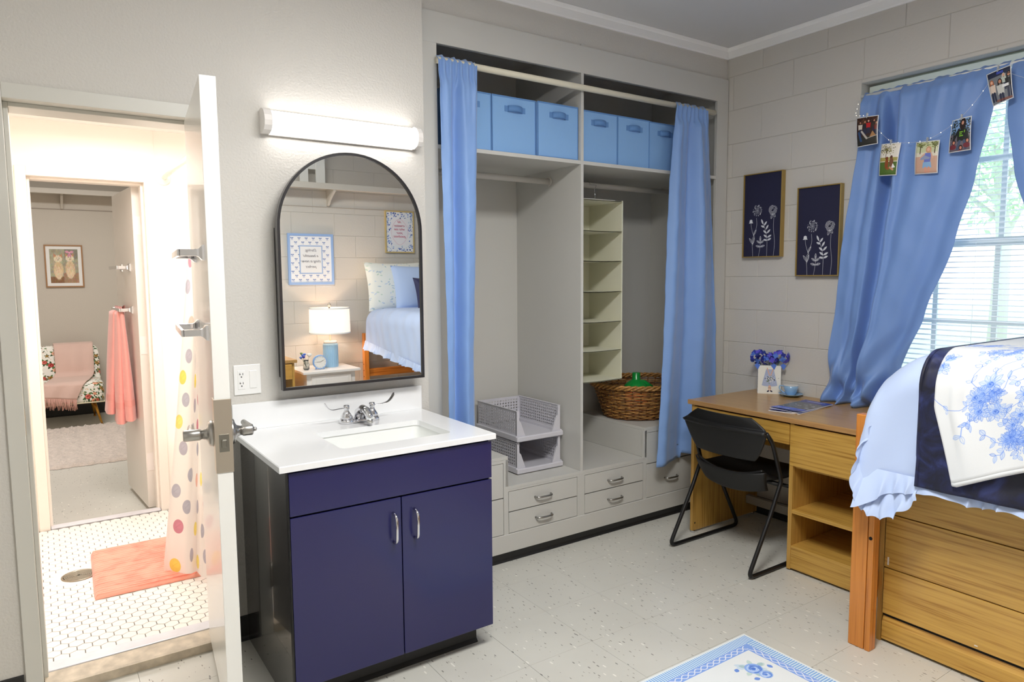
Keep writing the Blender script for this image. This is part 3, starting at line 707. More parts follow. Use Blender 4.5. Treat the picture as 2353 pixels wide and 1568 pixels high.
def plastic_basket(z0, label):
    x0, x1, y0, y1, h = -1.50, -1.205, .145, .56, .172
    t = thing('plastic_basket', label, 'basket', ((x0 + x1) / 2, (y0 + y1) / 2, z0), 'stacked grey baskets in the closet')
    obj('side_wall', perforated(MB(), (x0, y0 + .012, z0 + .03), (0, y1 - y0 - .02, 0), (0, 0, h - .03), 20, 7, .0052, .012, .003), GREYPL, t)
    obj('side_wall', perforated(MB(), (x1, y0 + .012, z0 + .03), (0, y1 - y0 - .02, 0), (0, 0, h - .03), 20, 7, .0052, .012, .003), GREYPL, t)
    obj('back_wall', perforated(MB(), (x0, y1 - .008, z0 + .03), (x1 - x0, 0, 0), (0, 0, h - .03), 14, 7, .0052, .012, .003), GREYPL, t)
    obj('tray', MB().box(x0 - .008, x1 + .008, y0, y1, z0 + .012, z0 + .018).box(x0 - .01, x0 + .002, y0, y1, z0 + .004, z0 + .036, .004).box(x1 - .002, x1 + .01, y0, y1, z0 + .004, z0 + .036, .004).box(x0 - .01, x1 + .01, y0 - .012, y0 + .006, z0 + .003, z0 + .032, .006), GREYPL, t)
    for xa, s_ in ((x0, 1), (x1, -1)):
        obj('corner_bracket', MB().prism([(xa, z0 + .03), (xa + s_ * .055, z0 + .03), (xa + s_ * .026, z0 + h * .62), (xa + s_ * .016, z0 + h * .68), (xa + s_ * .014, z0 + h), (xa, z0 + h)], 'y', y0 + .006, y0 + .016), GREYPL, t)
        obj('top_rim', MB().box(xa - .004, xa + .004, y0 + .006, y1, z0 + h - .004, z0 + h + .002, .002), GREYPL, t)
plastic_basket(.3875, 'grey perforated plastic basket, lower of the stack of two in the closet')
plastic_basket(.5635, 'grey perforated plastic basket, upper of the stack of two in the closet')

# wicker basket and bottle
WK = mat('wicker', (176, 128, 68), .5, var=(60, .45)); WKD = mat('wicker_dark', (120, 76, 36), .5, var=(60, .4))
wk = thing('wicker_basket', 'brown woven wicker laundry basket on the raised closet base', 'basket', (-.43, .32, .5655))
cx, cy = -.415, .315
def er(z): t = (z - .566) / .205; return .245 + .075 * t ** .9, .205 + .07 * t ** .9
nst = 36
for i in range(nst):
    a = 2 * PI * i / nst; pts = []
    for k in range(5):
        z = .57 + .195 * k / 4; rx, ry = er(z); pts.append((cx + rx * math.cos(a), cy + ry * math.sin(a), z))
    obj('stake', MB().tube(pts, .0036, 6), WKD, wk)
for r_ in range(19):
    z = .574 + r_ * .0102; rx, ry = er(z); pts = []
    for k in range(nst * 2):
        a = 2 * PI * k / (nst * 2); w_ = (.0048 if (k // 2 + r_) % 2 else -.0048) * (1 if k % 2 == 0 else 0)
        pts.append((cx + (rx + w_) * math.cos(a), cy + (ry + w_) * math.sin(a), z + random.uniform(-.0012, .0012)))
    obj('weaver', MB().tube(pts, .0042, 6, closed=True), WK if r_ % 3 else WKD, wk)
for q in range(3):
    pts = []
    for k in range(90):
        a = 2 * PI * k / 90; b_ = a * 16 + q * 2 * PI / 3; pts.append((cx + (.333 + .011 * math.cos(b_)) * math.cos(a), cy + (.287 + .011 * math.cos(b_)) * math.sin(a), .778 + .011 * math.sin(b_)))
    obj('rim_braid', MB().tube(pts, .0075, 6, closed=True), WK, wk)
obj('bottom', MB().lathe([(0, .567), (.235, .567), (.24, .574), (0, .574)], (cx, cy, 0), 32, sx=1.0, sy=.84), WKD, wk)
bt = thing('detergent_bottle', 'green capped bottle standing in the wicker basket', 'bottle', (-.47, .30, .575))
GRN = mat('green_plastic', (20, 150, 62), .3, coat=.2)
obj('body', MB().lathe([(0, .576), (.075, .576), (.08, .6), (.08, .72), (.074, .74), (0, .74)], (-.47, .30, 0), 24, sy=.8), mat('orange_plastic', (214, 84, 30), .35), bt)
obj('cap', MB().lathe([(.078, .738), (.080, .746), (.072, .765), (.052, .782), (.030, .796), (.026, .80), (.0255, .838), (.022, .843), (0, .843)], (-.47, .30, 0), 24), GRN, bt)
obj('spout', MB().tube([(-.47, .30, .772), (-.43, .27, .768), (-.392, .243, .742)], [.03, .026, .02], 12), GRN, bt)

# ------------------------------------------------------------------ vanity
va = thing('vanity_cabinet', 'navy blue two-door vanity cabinet with dark glossy side under the white sink top', 'cabinet', (-2.57, -.35, 0))
VX0, VX1, VF, VB = -2.962, -2.186, -.664, -.036
obj('end_panel', MB().box(VX0, VX0 + .018, VF + .019, VB, .0, .833), DARKSIDE, va); obj('end_panel', B(VX1 - .018, VX1, VF + .019, VB, .09, .833), DARKSIDE, va)
obj('carcass', MB().box(VX0 + .018, VX1 - .018, VF + .022, VB, .09, .66), GAP, va)
obj('kick_panel', B(VX0 + .018, VX1 - .03, VF + .085, VB, .0, .09), BLKMT, va)
obj('kick_base_strip', MB().prism([(VF + .085, .088), (VF + .081, .086), (VF + .079, .014), (VF + .068, .003), (VF + .068, 0), (VF + .085, 0)], 'x', VX0 + .018, VX1 - .028), BLACK, va)
obj('false_drawer_front', B(VX0 + .004, VX1 + .002, VF, VF + .019, .685, .828, .0015), NAVY, va)
zs = (.094, .679); mid = -2.5655
for x0, x1, hx in ((VX0 + .004, mid - .0018, -2.598), (mid + .0018, VX1 + .002, -2.516)):
    d = obj('door', B(x0, x1, VF, VF + .019, *zs, .0015), NAVY, va); pull(hx, .574, .108, VF, CHROME, .030, True, d, r=.0052, flat=1.0)
obj('front_edge_strip', B(VX0 - .001, VX0 + .003, VF + .002, VF + .021, .0, .829), BLKMT, va)
# countertop with a rectangular undermount basin
ct_ = thing('countertop', 'white quartz vanity top with low backsplash', 'countertop', (-2.58, -.35, .835))
cx0, cx1, cy0, cy1 = -2.99, -2.170, -.676, -.037; sx0, sx1, sy0, sy1 = -2.742, -2.300, -.566, -.266; zt, zb_ = .859, .837
def rrect(x0, x1, y0, y1, r, n=5):
    return arc(x1 - r, y1 - r, r, 0, PI / 2, n) + arc(x0 + r, y1 - r, r, PI / 2, PI, n) + arc(x0 + r, y0 + r, r, PI, 1.5 * PI, n) + arc(x1 - r, y0 + r, r, 1.5 * PI, 2 * PI, n)
hole = rrect(sx0, sx1, sy0, sy1, .022); H_ = len(hole)
def outer(p):
    x, y = p; c = ((sx0 + sx1) / 2, (sy0 + sy1) / 2); return x, y
o_ = []
for i, (x, y) in enumerate(hole):
    q = i // 6; o_.append([(cx1, cy1), (cx0, cy1), (cx0, cy0), (cx1, cy0)][q])
mb = MB(); b_ = .003
ov = [(cx1, cy1), (cx0, cy1), (cx0, cy0), (cx1, cy0)]; oi = [(cx1 - b_, cy1), (cx0 + b_, cy1), (cx0 + b_, cy0 + b_), (cx1 - b_, cy0 + b_)]
vs = [(x, y, zt) for x, y in hole] + [(x, y, zt) for x, y in oi] + [(x, y, zt - b_) for x, y in ov] + [(x, y, zb_) for x, y in ov] + [(x, y, zb_) for x, y in hole]
fs = []
for q in range(4):
    for i in range(5): fs.append((q * 6 + i, q * 6 + i + 1, H_ + q)); fs.append((H_ + 12 + q * 6 + i, H_ + 12 + q * 6 + i + 1, H_ + 8 + q))
    nx = (q + 1) % 4; a, c = q * 6 + 5, nx * 6; fs.append((a, c, H_ + nx, H_ + q)); fs.append((H_ + 12 + a, H_ + 12 + c, H_ + 8 + nx, H_ + 8 + q))
    fs.append((H_ + q, H_ + nx, H_ + 4 + nx, H_ + 4 + q)); fs.append((H_ + 4 + q, H_ + 4 + nx, H_ + 8 + nx, H_ + 8 + q))
for i in range(H_): fs.append((i, (i + 1) % H_, H_ + 12 + (i + 1) % H_, H_ + 12 + i))
mb.add(vs, fs); obj('slab', mb, QUARTZ, ct_)
obj('backsplash', B(cx0, cx1, -.056, -.037, zt, .965, .0015), QUARTZ, ct_)
def ring(x0, x1, y0, y1, r, z): return [(x, y, z) for x, y in rrect(x0, x1, y0, y1, r)]
mb = MB(); lv = [(.006, .03, zb_ + .0005), (.010, .03, zb_ - .02), (.018, .04, .76), (.035, .05, .722), (.07, .06, .712), (.17, .02, .708)]
for d, r, z in lv: mb.v += ring(sx0 - .012 + d, sx1 + .012 - d, sy0 - .012 + min(d, .13), sy1 + .012 - min(d, .13), min(r, .05), z)
for k in range(len(lv) - 1):
    for i in range(H_): mb.f.append((k * H_ + i, k * H_ + (i + 1) % H_, (k + 1) * H_ + (i + 1) % H_, (k + 1) * H_ + i)); mb.sm.append(True)
mb.f.append(tuple((len(lv) - 1) * H_ + i for i in range(H_))); mb.sm.append(True)
sk = obj('basin', mb, mat('basin_ceramic', (236, 238, 236), .12, coat=.5), ct_)
obj('drain', MB().lathe([(0, .7135), (.02, .7135), (.022, .712), (.022, .709)], (-2.52, -.42, 0), 20), CHROME, sk)
# faucet
fa = thing('faucet', 'chrome wing-handle faucet behind the sink', 'faucet', (-2.515, -.165, zt)); fx, fy = -2.512, -.160
obj('body', MB().box(fx - .078, fx + .078, fy - .024, fy + .024, zt, zt + .014, .006).lathe([(.030, zt), (.030, zt + .012), (.026, zt + .018)], (fx - .056, fy, 0), 20).lathe([(.030, zt), (.030, zt + .012), (.026, zt + .018)], (fx + .056, fy, 0), 20), CHROME, fa)
obj('spout', MB().tube([(fx, fy + .004, zt + .012), (fx, fy - .008, zt + .040), (fx, fy - .038, zt + .058), (fx, fy - .078, zt + .056), (fx, fy - .104, zt + .040), (fx, fy - .108, zt + .026)], [.026, .023, .019, .017, .0155, .014], 18), CHROME, fa)
obj('aerator', MB().cyl((fx, fy - .108, zt + .014), (fx, fy - .108, zt + .030), .0125, 16), NICKEL, fa)
for s_ in (-1, 1):
    h = obj('valve', MB().lathe([(.025, zt + .016), (.024, zt + .03), (.013, zt + .046), (.0095, zt + .055), (.0125, zt + .06), (.0125, zt + .072), (.010, zt + .075), (0, zt + .075)], (fx + s_ * .056, fy, 0), 22), CHROME, fa)
    p = [(fx + s_ * .056, fy, zt + .066), (fx + s_ * .085, fy - .004, zt + .066), (fx + s_ * .118, fy - .008, zt + .063 if s_ < 0 else zt + .070), (fx + s_ * .135, fy - .010, zt + .072 if s_ < 0 else zt + .083), (fx + s_ * .147, fy - .012, zt + .088 if s_ < 0 else zt + .102), (fx + s_ * .150, fy - .014, zt + .098 if s_ < 0 else zt + .112)]
    wd = [.006, .007, .010, .014, .0145, .010]; mbw = MB()
    for q in p: pass
    vs = []
    for (x, y, z), w in zip(p, wd): vs += [(x, y - w, z), (x, y + w, z), (x + .0035 * s_, y + w, z - .0035), (x + .0035 * s_, y - w, z - .0035)]
    mbw.add(vs, [(i * 4 + j, i * 4 + (j + 1) % 4, i * 4 + 4 + (j + 1) % 4, i * 4 + 4 + j) for i in range(5) for j in range(4)] + [(0, 1, 2, 3), (20, 23, 22, 21)], True)
    g = obj('wing_handle', mbw, CHROME, h); md = g.modifiers.new('s', 'SUBSURF'); md.levels = md.render_levels = 2

# ------------------------------------------------------------------ mirror cabinet
mi = thing('mirror_cabinet', 'arched black-framed mirror cabinet above the sink', 'mirror', (-2.5, -.08, 1.015))
def archpts(x0, x1, z0, zs_, zt_, n=36):
    c = (x0 + x1) / 2; rx = (x1 - x0) / 2; rz = zt_ - zs_
    return [(x0, z0), (x1, z0)] + [(c + rx * math.cos(a), zs_ + rz * math.sin(a)) for a in np.linspace(0, PI, n + 1)]
ax0, ax1, az0, azs, azt = -2.812, -2.190, 1.013, 1.655, 1.962
obj('cabinet_body', MB().box(ax0 + .012, ax1 - .012, -.098, -.036, az0 + .045, azs), BLKMT, mi)
def frame_ring(outp, inp, y0, y1):
    n = len(outp); mk = lambda p, y: (p[0], y, p[1])
    vs = [mk(p, y0) for p in outp] + [mk(p, y0) for p in inp] + [mk(p, y1) for p in outp] + [mk(p, y1) for p in inp]
    fs = []
    for i in range(n):
        j = (i + 1) % n; fs += [(i, j, n + j, n + i), (2 * n + i, 2 * n + j, 3 * n + j, 3 * n + i), (i, j, 2 * n + j, 2 * n + i), (n + i, n + j, 3 * n + j, 3 * n + i)]
    return MB().add(vs, fs)
w = .011
obj('frame', frame_ring(archpts(ax0, ax1, az0, azs, azt), archpts(ax0 + w, ax1 - w, az0 + w, azs, azt - w), -.128, -.098), mat('black_mirror_frame', (30, 29, 33), .32, coat=.3), mi)
gp = archpts(ax0 + w, ax1 - w, az0 + w, azs, azt - w); n = len(gp)
obj('mirror_glass', MB().add([(x, -.1215, z) for x, z in gp], [tuple(range(n))]).add([(x, -.1005, z) for x, z in gp], [tuple(range(n))[::-1]]), mat('mirror_glass', (236, 238, 236), .0, 1.), mi)

# wall light
wl = thing('wall_light', 'long white tubular wall light above the arched mirror', 'light', (-2.5, -.05, 2.06))
LX0, LX1, LZ = -2.838, -2.166, 2.066
pr_ = [(-.036, LZ + .036), (-.062, LZ + .040), (-.088, LZ + .030), (-.104, LZ + .012), (-.108, LZ - .006), (-.104, LZ - .022), (-.090, LZ - .036), (-.062, LZ - .044), (-.036, LZ - .042)]
GLOW = N('lamp_diffuser'); GLOW.b.inputs['Base Color'].default_value = (.9, .9, .9, 1); GLOW.b.inputs['Emission Color'].default_value = (1, .955, .92, 1); GLOW.b.inputs['Emission Strength'].default_value = 8.5; GLOW = GLOW.m
ds = MB().prism(pr_, 'x', LX0 + .03, LX1 - .022); ds.sm = [True] * len(ds.sm); ds.sm[0] = ds.sm[1] = False
obj('diffuser', ds, GLOW, wl)
def cap(x0, x1): return MB().prism([(y - (.004 if y < -.05 else 0), LZ - .002 + (z - LZ + .002) * 1.14) for y, z in pr_], 'x', x0, x1)
ENDW = mat('light_end_cap', (236, 232, 228), .4)
obj('end_cap', cap(LX0, LX0 + .03), ENDW, wl); obj('end_cap', cap(LX1 - .022, LX1), ENDW, wl)
obj('back_plate', MB().box(LX0 + .03, LX1 - .022, -.05, -.036, LZ - .052, LZ + .044, .002), ENDW, wl)

# outlet
ol = thing('outlet_plate', 'white double wall plate with outlet and switch beside the mirror', 'outlet', (-2.923, -.04, 1.0))
PX0, PX1, PZ0, PZ1 = -2.976, -2.874, 1.000, 1.118
PL = mat('white_outlet_plastic', (240, 240, 238), .3)
obj('plate', B(PX0, PX1, -.042, -.036, PZ0, PZ1, .002), PL, ol)
dk = mat('outlet_slot', (30, 30, 30), .6)
o1 = obj('receptacle', B(-2.962, -2.934, -.044, -.041, 1.022, 1.096, .001), PL, ol)
sl = MB()
for zc in (1.077, 1.041):
    sl.box(-2.9545, -2.953, -.0446, -.0435, zc + .001, zc + .010).box(-2.9435, -2.9415, -.0446, -.0435, zc + .001, zc + .009).box(-2.956, -2.950, -.0446, -.0435, zc + .0045, zc + .006)
    sl.lathe([(.0026, -.0446), (.0026, -.0436)], (-2.948, 0, zc - .006), 10, 'y')
obj('slots', sl, dk, o1)
obj('rocker_switch', B(-2.918, -2.890, -.045, -.041, 1.024, 1.094, .0015), PL, ol)

# ------------------------------------------------------------------ bathroom things
tb = thing('bathtub', 'white bathtub behind the dotted shower curtain', 'bathtub', (-2.57, .95, BZ))
tbm = MB().box(-2.94, -2.215, .16, .22, BZ, .45, .01).box(-2.94, -2.215, 1.68, 1.74, BZ, .45, .01).box(-2.94, -2.88, .22, 1.68, BZ, .45, .01).box(-2.26, -2.215, .22, 1.68, BZ, .45, .01).box(-2.88, -2.26, .22, 1.68, BZ, .12, .005)
obj('shell', tbm, WHITE, tb)
rd = thing('shower_rod', 'white shower curtain rod mounted on the bathroom wall', 'shower rod', (-2.935, 1.75, 2.05))
obj('rod', MB().cyl((-2.935, .155, 2.052), (-2.935, 1.74, 2.052), .0125, 16), mat('white_rod', (244, 232, 222), .3), rd)
for y_, s_ in ((1.749, -1), (.151, 1)): obj('flange', MB().lathe([(.042, y_), (.042, y_ + s_ * .006), (.034, y_ + s_ * .012), (.02, y_ + s_ * .018), (.018, y_ + s_ * .03)], (-2.935, 0, 2.052), 28, 'y'), mat('white_flange', (244, 236, 228), .3), rd)
cv = Canvas(900, 1500, (246, 242, 238)); rnd = random.Random(3); cols = [(178, 176, 190), (236, 190, 176), (240, 218, 96), (178, 176, 190), (240, 200, 190), (206, 130, 150), (176, 178, 192), (242, 224, 120)]
pts = []
for i in range(4000):
    x, y = rnd.uniform(20, 880), rnd.uniform(330, 1480)
    if all((x - a) ** 2 + (y - b_) ** 2 > 82 ** 2 for a, b_ in pts):
        pts.append((x, y)); c = rnd.choice(cols); cv.ell(x, y, 25, 26, c, .92, 0); cv.ell(x + 5, y - 4, 15, 12, tuple(min(255, q + 16) for q in c), .5); cv.line([(x - 12, y + 6), (x + 10, y - 10)], 3, tuple(q - 18 for q in c), .35)
DOTS = cv.material('dotted_curtain_print', .5, trans=.25)
zig = [(-3.168, .70), (-3.08, .585), (-3.045, .60), (-3.035, .52), (-3.0, .45), (-2.99, .52), (-2.965, .40), (-2.955, .47), (-2.93, .33)]
def scf(u, v):
    t = 1 - v; k = u * (len(zig) - 1); i = min(int(k), len(zig) - 2); f = k - i; f2 = f * f * (3 - 2 * f)
    bx_ = zig[i][0] * (1 - f) + zig[i + 1][0] * f; by = zig[i][1] * (1 - f2) + zig[i + 1][1] * f2; q = min(1, t / .98); s_ = .22 + .78 * max(0, (q - .12) / .88) ** 1.15
    x = -2.945 + (bx_ + 2.945) * s_; y = .50 + (by - .50) * (.45 + .55 * q) + .006 * math.sin(30 * u + 5 * t)
    return (x, y, .075 + 1.93 * v + .03 * (u > .95))
sc = obj('shower_curtain', MB().grid(scf, 96, 40), DOTS); tag(sc, 'white shower curtain with pastel watercolour dots beside the open door', 'shower curtain')
# floor drain
fd = thing('floor_drain', 'round metal floor drain beside the coral bath mat', 'drain', (-3.505, .935, BZ))
DR = mat('drain_metal', (158, 150, 134), .35, 1.)
obj('rim', MB().lathe([(.072, BZ - .002), (.072, BZ + .003), (.064, BZ + .004), (.062, BZ + .001)], (-3.505, .935, 0), 36, caps=False), DR, fd)
obj('collar', MB().lathe([(.070, BZ - .0008), (.112, BZ - .0008)], (-3.505, .935, 0), 40, caps=False), HEXM, fd)
obj('well', MB().lathe([(0, BZ - .0015), (.062, BZ - .0015)], (-3.505, .935, 0), 36), GAP, fd)
for r in (.0575, .0495, .0415, .0335, .0255, .0175, .0095): obj('grate_ring', MB().lathe([(r - .0032, BZ - .001), (r - .0032, BZ + .0028), (r + .0026, BZ + .0028), (r + .0026, BZ - .001)], (-3.505, .935, 0), 32, caps=False), DR, fd)
obj('grate_bar', MB().box(-3.51, -3.50, .873, .997, BZ - .001, BZ + .003).box(-3.567, -3.443, .93, .94, BZ - .001, BZ + .003), DR, fd)
# bath mat
k = N('coral_plush'); v = k.coords(kind='World'); wv = k.n('ShaderNodeTexWave', wave_type='BANDS', bands_direction='Y'); wv.inputs['Scale'].default_value = 20; wv.inputs['Distortion'].default_value = 1.2; wv.inputs['Detail'].default_value = 2
k.l(v, wv.inputs[0]); f = k.noise(v, 9, 3, .6, .8); mu = k.n('ShaderNodeMath', operation='MULTIPLY'); k.l(wv.outputs['Fac'], mu.inputs[0]); mu.inputs[1].default_value = .35
ad = k.n('ShaderNodeMath', operation='ADD'); k.l(f, ad.inputs[0]); k.l(mu.outputs[0], ad.inputs[1])
k.l(k.ramp(ad.outputs[0], [(.42, lin((224, 112, 90))), (.60, lin((240, 146, 122))), (.85, lin((248, 170, 148)))]), k.b.inputs['Base Color']); k.b.inputs['Roughness'].default_value = .9; k.b.inputs['Sheen Weight'].default_value = .4
k.bump(wv.outputs['Fac'], .5, .004); CORAL = k.m
mx0, mx1, my0, my1 = -3.452, -2.952, .585, 1.205
def matf(u, v):
    a, b_ = u * 2 - 1, v * 2 - 1; e = 9
    x = (mx0 + mx1) / 2 + a * (mx1 - mx0) / 2 * (1 - .018 * abs(b_) ** 12); y = (my0 + my1) / 2 + b_ * (my1 - my0) / 2 * (1 - .012 * abs(a) ** 12)
    h = .022 * (1 - max(abs(a), abs(b_)) ** 26) ** .5 + .0012 * math.sin(v * 95 + math.sin(u * 7)); return (x + (y - .9) * .03, y, BZ + .0012 + max(0, h))
tag(obj('bath_mat', MB().grid(matf, 60, 80), CORAL), 'coral pink plush bath mat on the hexagon tile floor', 'bath mat')

# ------------------------------------------------------------------ neighbouring room things
def towel():
    """pink towel folded over the lower bar of the far door: three hanging leaves"""
    tw = thing('towel', 'pink bath towel hanging on the far door\'s lower bar', 'towel', (-3.15, 2.2, .55))
    PK = mat('pink_terry', (238, 160, 150), .95, sheen=.5, bump=(260, .6, .003)); PK2 = mat('pink_terry_band', (234, 156, 146), .8, sheen=.2, bump=(500, .2, .001))
    for (ya, yb, xo, zb, k_) in ((2.16, 2.40, -.062, .60, 0), (2.08, 2.30, -.022, .545, 1), (2.04, 2.26, .020, .565, 2)):
        def fn(u, v, ya=ya, yb=yb, xo=xo, zb=zb, k_=k_):
            c = ((v + .25) % 1); w = (.46 + .54 * (1 - max(0, min(1, (abs(v - .5) * -2 + 1)))))
            a = 2 * PI * u; yc = (ya + yb) / 2; hw = (yb - ya) / 2; z = zb + (1.285 - zb) * v; spread = 1.1 - .35 * v ** 1.5
            yy = 2.2 + (yc - 2.2) * spread + hw * spread * math.cos(a); xx = -3.168 + xo * (1.15 - .8 * v) - .027 * (1.25 - .5 * v) * math.sin(a) * (1 + .15 * math.sin(3 * a + v * 5))
            if v > .97: xx = -3.162 + (xx + 3.162) * .4; yy = 2.2 + (yy - 2.2) * .95
            return (xx, yy, z)
        obj('folded_leaf', MB().grid(fn, 28, 40), PK, tw)
        obj('woven_band', MB().grid(lambda u, v, fn=fn: tuple(Vector(fn(u, .13 + .055 * v)) + (Vector(fn(u, .13)) - Vector((-3.162, 2.2, Vector(fn(u, .13)).z))).normalized() * .0008), 28, 3), PK2, tw)
    return tw
towel()
rndf = random.Random(8)
fb = Canvas(1000, 1000, (248, 246, 238)); GR = [(70, 104, 62), (98, 128, 76), (58, 84, 54)]; FL = [(206, 104, 92), (234, 160, 130), (190, 74, 70), (240, 178, 150), (170, 130, 70)]
for i in range(190):
    x, y = rndf.uniform(0, 1000), rndf.uniform(0, 1000); a = rndf.uniform(0, 6.28); fb.line([(x, y), (x + 40 * math.cos(a), y + 40 * math.sin(a)), (x + 80 * math.cos(a + .4), y + 80 * math.sin(a + .4))], 3, rndf.choice(GR), .8)
    fb.leaf(x, y, rndf.uniform(26, 52), rndf.uniform(7, 13), a + rndf.uniform(-1, 1), rndf.choice(GR))
for i in range(46):
    x, y = rndf.uniform(0, 1000), rndf.uniform(0, 1000); r = rndf.uniform(16, 40); c = rndf.choice(FL)
    for q in range(5): fb.leaf(x, y, r * 1.9, r * .4, q * 1.26 + r, rndf.choice(GR))
    fb.rose(x, y, r, [c, tuple(max(0, q - 50) for q in c), tuple(min(255, q + 40) for q in c)])
for i in range(160): fb.ell(rndf.uniform(0, 1000), rndf.uniform(0, 1000), 6, 6, rndf.choice(FL + [(224, 180, 90)]))
FAB = fb.material('floral_upholstery', .8, bump=(300, .2, .001))
sc_ = thing('slipper_chair', 'floral upholstered armless chair with brass legs in the neighbouring room', 'chair', (-3.40, 5.4, 0))
SX0, SX1 = -3.72, -3.085
def cushion(x0, x1, y0, y1, z0, z1, r, lean=0., uvs=1.5):
    def fn(u, v):
        th = 2 * PI * u; ph_ = PI * (v - .5); e = .28
        c = lambda a, p: math.copysign(abs(a) ** p, a)
        nx = c(math.cos(ph_), e) * c(math.cos(th), e); ny = c(math.cos(ph_), e) * c(math.sin(th), e); nz = c(math.sin(ph_), e)
        z = (z0 + z1) / 2 + nz * (z1 - z0) / 2
        return ((x0 + x1) / 2 + nx * (x1 - x0) / 2, (y0 + y1) / 2 + ny * (y1 - y0) / 2 + lean * (z - z0), z)
    mb = MB().grid(fn, 64, 40)
    for i, uv in mb.uv.items():
        f = mb.f[i]; mb.uv[i] = [(mb.v[j][0] * uvs, (mb.v[j][2] + mb.v[j][1] * .9) * uvs) for j in f]
    return mb
obj('seat_cushion', cushion(SX0, SX1, 5.08, 5.74, .235, .445, .05), FAB, sc_); obj('back_cushion', cushion(SX0, SX1, 5.56, 5.70, .30, .775, .05, .20), FAB, sc_)
obj('seat_piping', MB().tube([(SX0 + .01, 5.085, .245), (SX1 - .01, 5.085, .245), (SX1 - .004, 5.7, .245)], .006, 8), mat('cream_piping', (238, 230, 200), .7), sc_)
BR = mat('brass_leg', (190, 140, 62), .25, 1.)
for x, y, dx, dy in ((SX0 + .07, 5.16, -.05, -.03), (SX1 - .10, 5.16, .06, -.03), (SX0 + .07, 5.66, -.04, .05), (SX1 - .10, 5.66, .03, .05)):
    obj('leg', MB().tube([(x, y, .245), (x + dx, y + dy, .008)], [.017, .009], 12).lathe([(.013, 0), (.013, .008), (.009, .012)], (x + dx, y + dy, 0), 12), BR, sc_)
# throw blanket over the chair
TH = mat('dusty_pink_knit', (222, 190, 178), .9, sheen=.4, bump=(240, .4, .003))
tt = thing('throw_blanket', 'dusty pink fringed throw draped over the floral chair', 'blanket', (-3.38, 5.4, .3), None)
path = [(.66, 5.84), (.77, 5.80), (.797, 5.755), (.785, 5.66), (.70, 5.610), (.60, 5.588), (.50, 5.565), (.462, 5.51), (.458, 5.40), (.456, 5.25), (.455, 5.13), (.43, 5.065), (.36, 5.055), (.285, 5.052)]
def thf(u, v):
    k = (1 - v) * (len(path) - 1); i = min(int(k), len(path) - 2); f = k - i; z = path[i][0] * (1 - f) + path[i + 1][0] * f; y = path[i][1] * (1 - f) + path[i + 1][1] * f; q = k / (len(path) - 1)
    xl = -3.49 + .02 * q - .20 * max(0, (q - .45) / .55); xr = -3.135 - .015 * q - .18 * max(0, (q - .45) / .55) ** 1.3
    x = xl + (xr - xl) * u; bz = .006 * math.sin(14 * u + 3 * q) + (.028 * math.exp(-((q - .40) / .1) ** 2) * math.sin(PI * u))
    return (x, y - bz - .008, z + .006 + (.05 * (1 - u) * max(0, (q - .75) * 4) if q > .75 else 0))
o = obj('knit_body', MB().grid(thf, 40, 60), TH, tt); md = o.modifiers.new('th', 'SOLIDIFY'); md.thickness = .006
fr = MB()
for i in range(46):
    u = (i + .5) / 46; p = Vector(thf(u, 0)); L = rndf.uniform(.085, .115); fr.tube([p, p + Vector((rndf.uniform(-.006, .006), -.006, -L * .5)), p + Vector((rndf.uniform(-.012, .012), -.003, -L))], [.0035, .0045, .003], 5)
obj('fringe', fr, mat('dusty_pink_fringe', (206, 160, 146), .9), tt, kind='stuff')
f2 = MB()
for i in range(30):
    x = -3.43 + .33 * i / 29; f2.tube([(x, 5.80, .66), (x, 5.80, .30)], .006, 4)
    f2.tube([(x, 5.80, .30), (x + rndf.uniform(-.01, .01), 5.80, .15)], .004, 5)
obj('rear_fringe', f2, mat('shaded_fringe', (200, 158, 146), .9), tt, kind='stuff')
# rug
def shag(u, v):
    x = -4.7 + 2.4 * u; y = 3.42 + 1.65 * v; e = .012 * math.sin(x * 61) * math.sin(x * 23 + 2)
    n_ = .010 * math.sin(x * 83 + y * 31) * math.sin(y * 77 - x * 19) + .007 * math.sin(x * 171) * math.sin(y * 149)
    return (x, y + (e if v < .02 or v > .98 else 0), .002 if v in (0, 1) or u in (0, 1) else .026 + n_)
tag(obj('shag_rug', MB().grid(shag, 150, 100), mat('cream_shag', (228, 214, 204), .95, sheen=.5, var=(26, .10), bump=(120, .9, .01))), 'cream shag rug in front of the floral chair', 'rug')
